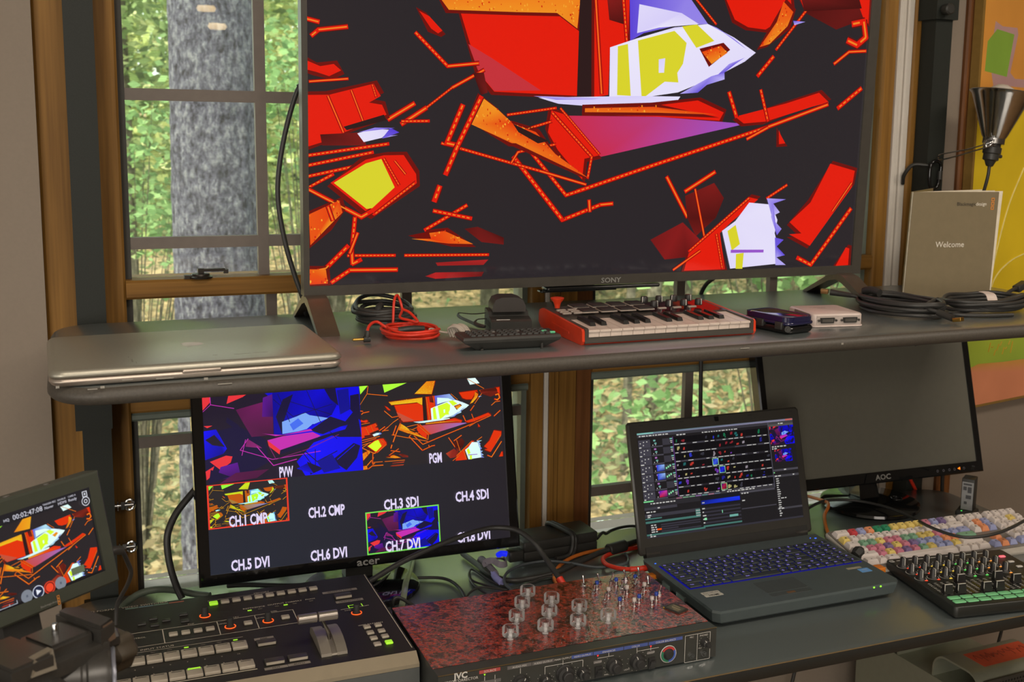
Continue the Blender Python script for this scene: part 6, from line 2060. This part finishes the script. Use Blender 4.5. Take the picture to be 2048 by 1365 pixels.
for x, y_ in ((.2135, .2040), (.1889, .1655), (.1629, .1215), (.1347, .0740), (.2382, .1635), (.2169, .1218), (.1913, .0750), (.2675, .1215), (.2440, .0735), (.2948, .0735)):
    T = Tr(x, y_, .0502)
    if k1 is None:
        k1 = cyk.build('clear_knob', ACR, jv, 24); k1.matrix_basis = T; k2 = shf.build('shaft', M('pale_shaft', (206, 204, 202), .35), k1, 40)
    else:
        inst(k2, 'shaft', inst(k1, 'clear_knob', jv, T))
tg = MB(); tg.lathe([(.0048, 0), (.0048, .0016), (.0034, .0018), (.0034, .0050), (.0026, .0054), (.0005, .0056)], n=6)
bat_ = MB(); bat_.lathe([(.0012, 0), (.0015, .006), (.0023, .0112), (.0021, .0126), (.0006, .0130)], n=10)
k1 = None
q = random.Random(4)
for x, y_ in ((.3187, .217), (.3473, .217), (.3695, .216), (.395, .2155), (.4207, .2160), (.4180, .1764), (.4202, .1433), (.3217, .184), (.3502, .1858), (.3726, .1845), (.3961, .1830), (.3218, .1442), (.3546, .1440), (.3880, .1437)):
    T = Tr(x, y_, .0502, rz=q.uniform(0, 1))
    tilt = Matrix.Translation((0, 0, .0050)) @ Matrix.Rotation(q.choice((-.28, .24)), 4, 'X') @ Matrix.Rotation(q.uniform(-.1, .1), 4, 'Y')
    if k1 is None:
        k1 = tg.build('toggle_switch', CHROME, jv, 40); k1.matrix_basis = T; k2 = bat_.build('bat', CHROME, k1, 50); k2.matrix_basis = tilt
    else:
        inst(k2, 'bat', inst(k1, 'toggle_switch', jv, T), tilt)
pbm = MB(); pbm.lathe([(.0042, 0), (.0042, .0014), (.0030, .0016), (.0030, .0070), (.0018, .0072), (.0018, .0100), (.0005, .0102)], n=10)
cap_ = MB(); cap_.lathe([(.0032, .0090), (.0032, .0135), (.0028, .0142), (.0005, .0144)], n=14)
CB, CW = M('cap_blue', (36, 62, 150), .4), M('cap_white', (196, 186, 180), .4)
k1 = None
for pts, m_ in ((((.3397, .1668), (.3717, .1637), (.4033, .1637), (.3597, .1139), (.3891, .1094)), CW), (((.3331, .1972), (.3688, .1981), (.4044, .1985), (.3392, .1243), (.3732, .1234), (.4036, .1221)), CB)):
    for x, y_ in pts:
        if k1 is None:
            k1 = pbm.build('push_button', CHROME, jv, 40); k1.matrix_basis = Tr(x, y_, .0502); k2 = cap_.build('cap', m_, k1, 40)
        else:
            inst(k2, 'cap', inst(k1, 'push_button', jv, Tr(x, y_, .0502)), None, [m_]) if True else None
sdc = thing('memory_card', 'dark memory card lying on the red speckled box near the switches', 'memory card', (.438 + .4168, 1.42 + .0808, DZ + .0503), -1.22)
b = MB(); b.prof([(-.016, -.0115), (.016, -.0115), (.016, .0115), (-.012, .0115), (-.016, .0075)], 0, .0022, axis='Z'); b.build('card', M('card_black', (54, 52, 46), .45), sdc)
b = MB(); b.poly([(-.013, -.0095, .0023), (.013, -.0095, .0023), (.013, .0085, .0023), (-.013, .0085, .0023)]); b.build('card_label', M('card_label', (86, 80, 66), .5), sdc)
b = MB()
for (x0, x1, y0, y1) in ((-.010, .004, .004, .0055), (-.008, .010, -.001, .0005), (-.006, .010, -.0035, -.0022), (.0, .011, -.007, -.0060)):
    b.poly([(x0, y0, .0024), (x1, y0, .0024), (x1, y1, .0024), (x0, y1, .0024)])
b.build('label_print', M('card_ink', (168, 152, 116), .5), sdc)['kind'] = 'stuff'
b = MB(); b.bx(-.0165, -.0140, -.0118, -.0100, .0006, .0018); b.build('lock_tab', M('yellow_tab', (226, 190, 40), .5), sdc)

# ---------------------------------------------------------------- field monitor
MF = smtx((-.0508, 1.2578, 1.1052), .6325, .2062, .0163)
fm = thing('field_monitor', 'black rugged field monitor showing red glitch picture and record controls', 'monitor', (-.0508, 1.2578, 1.0))
w, h = .151, .0943
RW = (w, h)
b = MB(); frame_(b, w, h, .0160, .0155, .0165, .0150, -.0035, .026, .0022)
put(b.build('housing', mat('monitor_housing', (58, 62, 53), .5, var=.06), fm, 25), fm, MF)
b = MB()
for x in (-.055, -.012, .035):
    b.cyl((x, .010, h / 2 + .0145), .0035, .0012, 10)
put(b.build('mount_screw', STEEL, fm), fm, MF)['kind'] = 'stuff'
b = MB()
R_(b, 0, 0, 1, 1, (30, 28, 30), 0)
picture(b, RED_PIC, -.49 * w, -.475 * h, .975 * w, .87 * h, -.0001, tone=orange, step=8e-6)
def rf(u0, v0, u1, v1, c, k=1):
    R_(b, u0, v0, u1, v1, c, k, y=-.0026)
rf(0, .885, 1, 1, (34, 32, 36)); rf(0, 0, 1, .012, (20, 18, 20))
rf(.735, .085, .84, .165, (96, 106, 80), 2)
TXC = lin((214, 214, 226))
def ft(s_, u, v, sz, al='CENTER', c=TXC):
    b.text(s_, sz, ((u - .5) * w, -.0031, (v - .5) * h), align=al, col=c)
ft('00:02:47:08', .382, .935, .0074, 'LEFT'); ft('TRIGGER REC', .668, .965, .0026); ft('Never', .660, .925, .0042); ft('SOURCE', .765, .965, .0026); ft('HDMI', .765, .925, .0042); ft('CARD A', .850, .965, .0026); ft('Ready', .850, .925, .0042); ft('HQ', .335, .93, .0042)
def ring(u, v, rr, c, k, r0=0, n_=24):
    cx_, cz_ = (u - .5) * w, (v - .5) * h
    for i in range(n_):
        a, a2 = 2 * pi * i / n_, 2 * pi * (i + 1) / n_
        b.poly([(cx_ + q_ * math.cos(t), -.0026 - k * 2e-5, cz_ + q_ * math.sin(t)) for q_, t in ((r0, a), (rr, a), (rr, a2), (r0, a2))], 0, lin(c))
for u, c in ((.375, (126, 132, 142)), (.637, (126, 132, 142))):
    ring(u, .058, .0066, c, 3); rf(u - .006, .045, u + .008, .071, (90, 96, 110), 6)
ring(.462, .058, .0066, (214, 220, 236), 3, .0058); ring(.462, .058, .0057, (34, 40, 66), 4)
b.poly([((.462 - .5) * w - .0022, -.0028, (.058 - .5) * h - .003), ((.462 - .5) * w + .0034, -.0028, (.058 - .5) * h), ((.462 - .5) * w - .0022, -.0028, (.058 - .5) * h + .003)], 0, lin((230, 234, 244)))
ring(.550, .058, .0066, (226, 66, 40), 3); ring(.550, .058, .0056, (90, 24, 20), 4, .0046); ring(.550, .058, .0040, (238, 70, 40), 5)
ring(.953, .855, .0050, (214, 216, 226), 3, .0042); ring(.953, .855, .0022, (214, 216, 226), 3, .0014); rf(.935, .905, .975, .972, (214, 216, 226), 3); rf(.941, .913, .969, .964, (34, 32, 36), 4); rf(.950, .925, .960, .952, (214, 216, 226), 5)
for k in range(6):
    rf(.740 + k * .038, .072 + .002 * k, .745 + k * .038, .080 + .002 * k, (220, 220, 226), 6)
rf(.09, .022, .30, .027, (200, 206, 220), 6); rf(.296, .022, .30, .06, (200, 206, 220), 6); rf(.24, .022, .244, .045, (200, 206, 220), 6)
put(b.build('screen', SCR, fm), fm, MF)
b = MB(); b.text('Blackmagicdesign', .0031, ((.520 - .5) * w, -.0039, -h / 2 - .0108))
put(b.build('logo', M('silver_ink', (190, 190, 185), .3, .6), fm), fm, MF)
b = MB()
for k in range(3):
    cx_, cz_ = (.592 - .5) * w, -h / 2 - .0105 + (k - 1) * .0034
    for (u0, u1, v0, v1) in ((-.0016, .0016, -.0016, -.0009), (-.0016, .0016, .0009, .0016), (-.0016, -.0009, -.0016, .0016), (.0009, .0016, -.0016, .0016)):
        b.poly([(cx_ + u0, -.0039, cz_ + v0), (cx_ + u1, -.0039, cz_ + v0), (cx_ + u1, -.0039, cz_ + v1), (cx_ + u0, -.0039, cz_ + v1)])
put(b.build('emblem', M('orange_ink', (214, 140, 60), .6), fm), fm, MF)
b = MB(); b.bx(-.035, .035, .026, .040, -.05, .03); b.bx(-.040, .002, .016, .036, -h / 2 - .06, -h / 2 + .01); put(b.build('mount_arm', MATTE, fm), fm, MF)
b = MB()
P0 = [MF @ Vector((w / 2 + .012, .012, .047 * h - .047)), MF @ Vector((w / 2 + .030, .012, .047 * h - .045)), MF @ Vector((w / 2 + .042, .013, .047 * h - .050))]
P0 = [MF @ Vector((w / 2 + .014, .012, -.034)), MF @ Vector((w / 2 + .026, .012, -.033)), MF @ Vector((w / 2 + .036, .013, -.036))]
b.tube(P0, .0052, 10, smooth=4)
o = b.build('plug', RUBBER, fm, 60); o.location = -Vector(fm.location)
b = MB()
P0 = [P0[1], P0[2], aty(258, 1132, 1.36), aty(262, 1148, 1.40), aty(255, 1170, 1.44), aty(243, 1192, 1.47), aty(234, 1212, 1.48), aty(232, 1250, 1.48)]
b.tube(P0, .0026, 8); o = b.build('lead', RUBBER, fm, 60); o.location = -Vector(fm.location)

# ---------------------------------------------------------------- tripod with fluid head
th_ = thing('tripod', 'black video tripod with fluid head and bare camera plate', 'tripod', (-.036, 1.126, 0), .6325)
HZ = 1.0635
TB = mat('tripod_black', (52, 50, 47), .32, var=.10, scale=300, spec=.5)
TB2 = M('tripod_edge', (112, 104, 90), .5)
def prism_y(b, pts, y0, y1, mi=0):
    b.rings([[(x, y0, z) for x, z in pts], [(x, y1, z) for x, z in pts]], mi)
b = MB()
b.rings([[(x * s_x, y_ * s_x, HZ + z) for x, y_ in ((-.050, -.034), (.040, -.034), (.049, -.024), (.049, .024), (.040, .034), (-.050, .034), (-.062, .022), (-.062, -.022))] for z, s_x in ((-.030, .86), (-.024, .98), (-.012, 1.0), (-.009, .97))])
hd = b.build('head_platform', TB, th_, 25)
b = MB(); b.rings([[(x, y_, HZ + z) for x, y_ in ((-.014, -.024), (.028, -.024), (.031, -.018), (.031, .018), (.028, .024), (-.014, .024), (-.018, .018), (-.018, -.018))] for z in (-.009, .0)]); b.rings([[(x, y_, HZ + z) for x, y_ in ((-.012, -.019), (.026, -.019), (.026, .019), (-.012, .019))] for z in (0, .0022)]); b.build('camera_plate', TB, hd, 25)
b = MB(); b.lathe([(.0032, 0), (.0032, .010), (.0026, .0112), (.0005, .0112)], (.006, 0, HZ + .002), 12); b.build('plate_screw', CHROME, hd, 40)
b = MB(); b.rings([[(x, y_, HZ + z) for x, y_ in ((-.064, -.036), (-.022, -.036), (-.018, -.024), (-.018, .030), (-.030, .036), (-.064, .030))] for z in (-.012, .001)]); b.rings([[(x, y_, HZ + z) for x, y_ in ((-.062, -.034), (-.024, -.034), (-.020, -.023), (-.022, .028), (-.060, .028))] for z in (.001, .004)]); b.build('clamp_jaw', TB, hd, 25)
b = MB(); b.add([(-.046, -.0375, HZ - .010), (-.020, -.0375, HZ - .012), (-.018, -.030, HZ + .0045), (-.040, -.034, HZ + .0045), (-.046, -.030, HZ - .010), (-.020, -.030, HZ - .012), (-.018, -.022, HZ + .0045), (-.040, -.026, HZ + .0045)], [(0, 1, 2, 3), (7, 6, 5, 4), (0, 4, 5, 1), (1, 5, 6, 2), (2, 6, 7, 3), (3, 7, 4, 0)]); b.build('jaw_corner', TB2, hd)
b = MB(); b.rings([[(x, y_, HZ + z) for x, y_ in ((.031, -.034), (.051, -.028), (.053, .026), (.043, .036), (.031, .034))] for z in (-.014, .004)]); b.rings([[(x, y_, HZ + z) for x, y_ in ((.033, -.031), (.049, -.025), (.050, .024), (.041, .033), (.033, .031))] for z in (.004, .008)]); b.build('clamp_jaw', TB, hd, 25)
b = MB(); b.add([(.0515, -.0290, HZ - .012), (.0535, .0, HZ - .012), (.0520, .0, HZ + .006), (.0500, -.026, HZ + .006), (.037, -.0325, HZ - .012), (.036, -.030, HZ + .006)], [(0, 1, 2, 3), (4, 0, 3, 5)]); b.build('jaw_corner', M('jaw_rust', (92, 74, 60), .5), hd)
b = MB(); b.cyl((.054, -.004, HZ - .022), .012, .014, 9, axis=(1, -.2, 0), ch=.002); b.build('lock_knob', TB, hd, 30)
# drag drum under the platform, seen end on
DA = Vector((.80, -.60, 0))
dc = Vector((.014, -.014, HZ - .052))
b = MB(); b.lathe([(.020, -.050), (.034, -.046), (.036, -.030), (.036, .006), (.0345, .008), (.0345, .011), (.036, .013), (.036, .028), (.034, .033), (.029, .036), (.027, .034), (.025, .0345), (.020, .037), (.018, .0355), (.010, .036), (.001, .036)], dc, 40, axis=DA); dr_ = b.build('drag_drum', TB, th_, 30)
b = MB(); b.tube([dc + Matrix.Rotation(t, 3, DA) @ Vector((0, 0, 1)) * .0315 + DA * .0355 for t in np.linspace(-1.2, 1.3, 12)], .0022, 6, smooth=2); b.build('drum_ring', M('ring_grey', (120, 122, 132), .3, .4), dr_, 60)
kc = dc + Vector((.058, .012, .012))
b = MB(); b.rings([[kc + Vector((z, 0, 0)) + Vector((0, math.cos(a), math.sin(a))) * (r_ * (1 + .10 * math.cos(6 * a))) for a in np.linspace(0, 2 * pi, 36, endpoint=False)] for z, r_ in ((-.014, .014), (-.010, .019), (.008, .019), (.014, .014), (.016, .006))]); b.build('drag_knob', M('knob_brown', (66, 58, 46), .55), th_, 40)
b = MB(); b.lathe([(.022, -.02), (.030, -.018), (.032, -.004), (.0295, -.002), (.0295, .002), (.032, .004), (.033, .022), (.031, .026), (.031, .030), (.034, .033), (.034, .05), (.026, .056)], (-.040, -.030, HZ - .080), 32, axis=(.75, -.1, .66)); b.build('pan_drum', TB, th_, 30)
b = MB(); b.lathe([(.0062, 0), (.0062, .002), (.0040, .0032), (.0005, .0036)], (-.052, -.062, HZ - .056), 16, axis=(-.1, -.8, .6)); b.build('bubble_level', M('bubble', (176, 178, 170), .15), th_, 40)
b = MB(); b.rings([[(x, y_, HZ + z) for x, y_ in ((-.048, -.030), (.044, -.030), (.044, .030), (-.048, .030))] for z in (-.095, -.028)]); b.build('head_body', TB, th_)
b = MB(); b.cyl((-.072, -.010, HZ - .020), .016, .022, 14, axis=(-1, 0, 0), ch=.002); b.cyl((-.074, -.02, HZ - .055), .018, .03, 14, axis=(-1, 0, 0), ch=.002); b.build('handle_rosette', TB, th_, 30)
for zz in (-.012, -.074):
    b = MB(); b.box((-.105, -.018, HZ + zz), (.022, .022, .014), rz=.2); b.build('lever_tip', TB2, th_)
b = MB(); b.tube([(-.090, -.02, HZ - .055), (-.16, -.035, HZ - .075), (-.30, -.06, HZ - .13)], .009, 10); b.build('pan_handle', TB, th_, 50)
b = MB(); b.lathe([(.036, 0), (.040, .02), (.040, .05), (.034, .07)], (0, 0, HZ - .165), 28); b.cyl((0, 0, .45), .016, HZ - .16 - .45, 16); b.build('centre_column', TB, th_, 40)
for k in range(3):
    a = -.6325 - pi / 2 + (k - 1) * 2.094
    b = MB(); d = Vector((math.cos(a), math.sin(a), 0))
    b.tube([d * .035 + Vector((0, 0, HZ - .14)), d * .17 + Vector((0, 0, .5)), d * .30 + Vector((0, 0, .012))], lambda t: .014 - .004 * t, 10, smooth=2); b.lathe([(.012, 0), (.014, .012), (.010, .02)], d * .30, 12)
    b.build('leg', TB, th_, 50)

# ---------------------------------------------------------------- tower computer under the worktop
tw = thing('computer_tower', 'silver computer tower with perforated front and red taped handle below desk', 'computer', (1.598, 1.606, 0), .05)
AL2 = mat('tower_aluminium', (150, 152, 134), .42, .55, var=.03)
b = MB(); b.bx(0, .206, .004, .35, .03, .448); tb_ = b.build('case', AL2, tw)
b = MB(); b.rings([[(x, y_, z) for x, z in ((.002, .03), (.204, .03), (.204, .470), (.190, .488), (.016, .488), (.002, .470))] for y_ in (-.0012, .003)]); b.build('front_panel', M('front_dark', (70, 70, 66), .5, .4), tw)
def handle(y0, s_):
    o, i_ = [], []
    for k in range(7):
        a = pi - pi / 2 * k / 6
        o.append((.034 + .034 * math.cos(a), .466 + .034 * math.sin(a)))
        i_.append((.034 + .030 * math.cos(a), .466 + .030 * math.sin(a)))
    for k in range(7):
        a = pi / 2 - pi / 2 * k / 6
        o.append((.092 + .034 * math.cos(a), .466 + .034 * math.sin(a)))
        i_.append((.092 + .030 * math.cos(a), .466 + .030 * math.sin(a)))
    return [(y0 + s_ * u, v) for u, v in [(0, .446)] + o + [(.126, .446)] + [(.122, .446)] + i_[::-1] + [(.004, .446)]]
for y0, s_ in ((0, 1), (.35, -1)):
    b = MB(); b.prof(handle(y0, s_), .002, .204); hn_ = b.build('handle', AL2, tw, 35)
    if s_ == 1:
        b = MB(); b.prof([(.030, .5002), (.030, .5006), (.088, .5006), (.088, .5002)], .045, .1995); b.build('red_tape', M('red_tape', (204, 78, 46), .55), hn_)
        b = MB(); q = random.Random(6)
        x = .055
        for k in range(9):
            b.tube([(x, .045 + .02 * q.random(), .5009), (x + .005, .06 + .02 * q.random(), .5009), (x + .010, .048 + .02 * q.random(), .5009), (x + .014, .07 * q.uniform(.8, 1), .5009)], .0006, 4, smooth=3)
            x += .0155
        b.build('pen_scrawl', M('pen_brown', (110, 44, 30), .7), hn_)['kind'] = 'stuff'
hp = MB()
for i in range(24):
    for j in range(46):
        x = .012 + i * .0079 + (j % 2) * .00395
        z = .137 + j * .0076
        hp.poly([(x + .0026 * math.cos(a), -.0015, z + .0026 * math.sin(a)) for a in np.linspace(0, 2 * pi, 7)[:-1]])
hp.build('perforation', M('hole_black', (8, 8, 8), .8), tw)['kind'] = 'stuff'
b = MB()
for x in (.02, .18):
    for y_ in (.03, .32):
        b.bx(x - .012, x + .012, y_ - .02, y_ + .02, 0, .032)
b.build('foot', AL2, tw)['kind'] = 'stuff'
lead('floor_lead', 'black lead hanging below the worktop in front of the window wall', [(1592, 1330, 0, 2.0), (1588, 1350, 0, 2.0), (1580, 1380, 0, 2.0), (1560, 1440, 0, 2.0)], .0040)
lead('floor_lead', 'black lead hanging below the right end of the worktop', [(2008, 1235, 0, 1.9), (2003, 1262, 0, 1.9), (1996, 1290, 0, 1.9), (1990, 1330, 0, 1.9)], .0036)
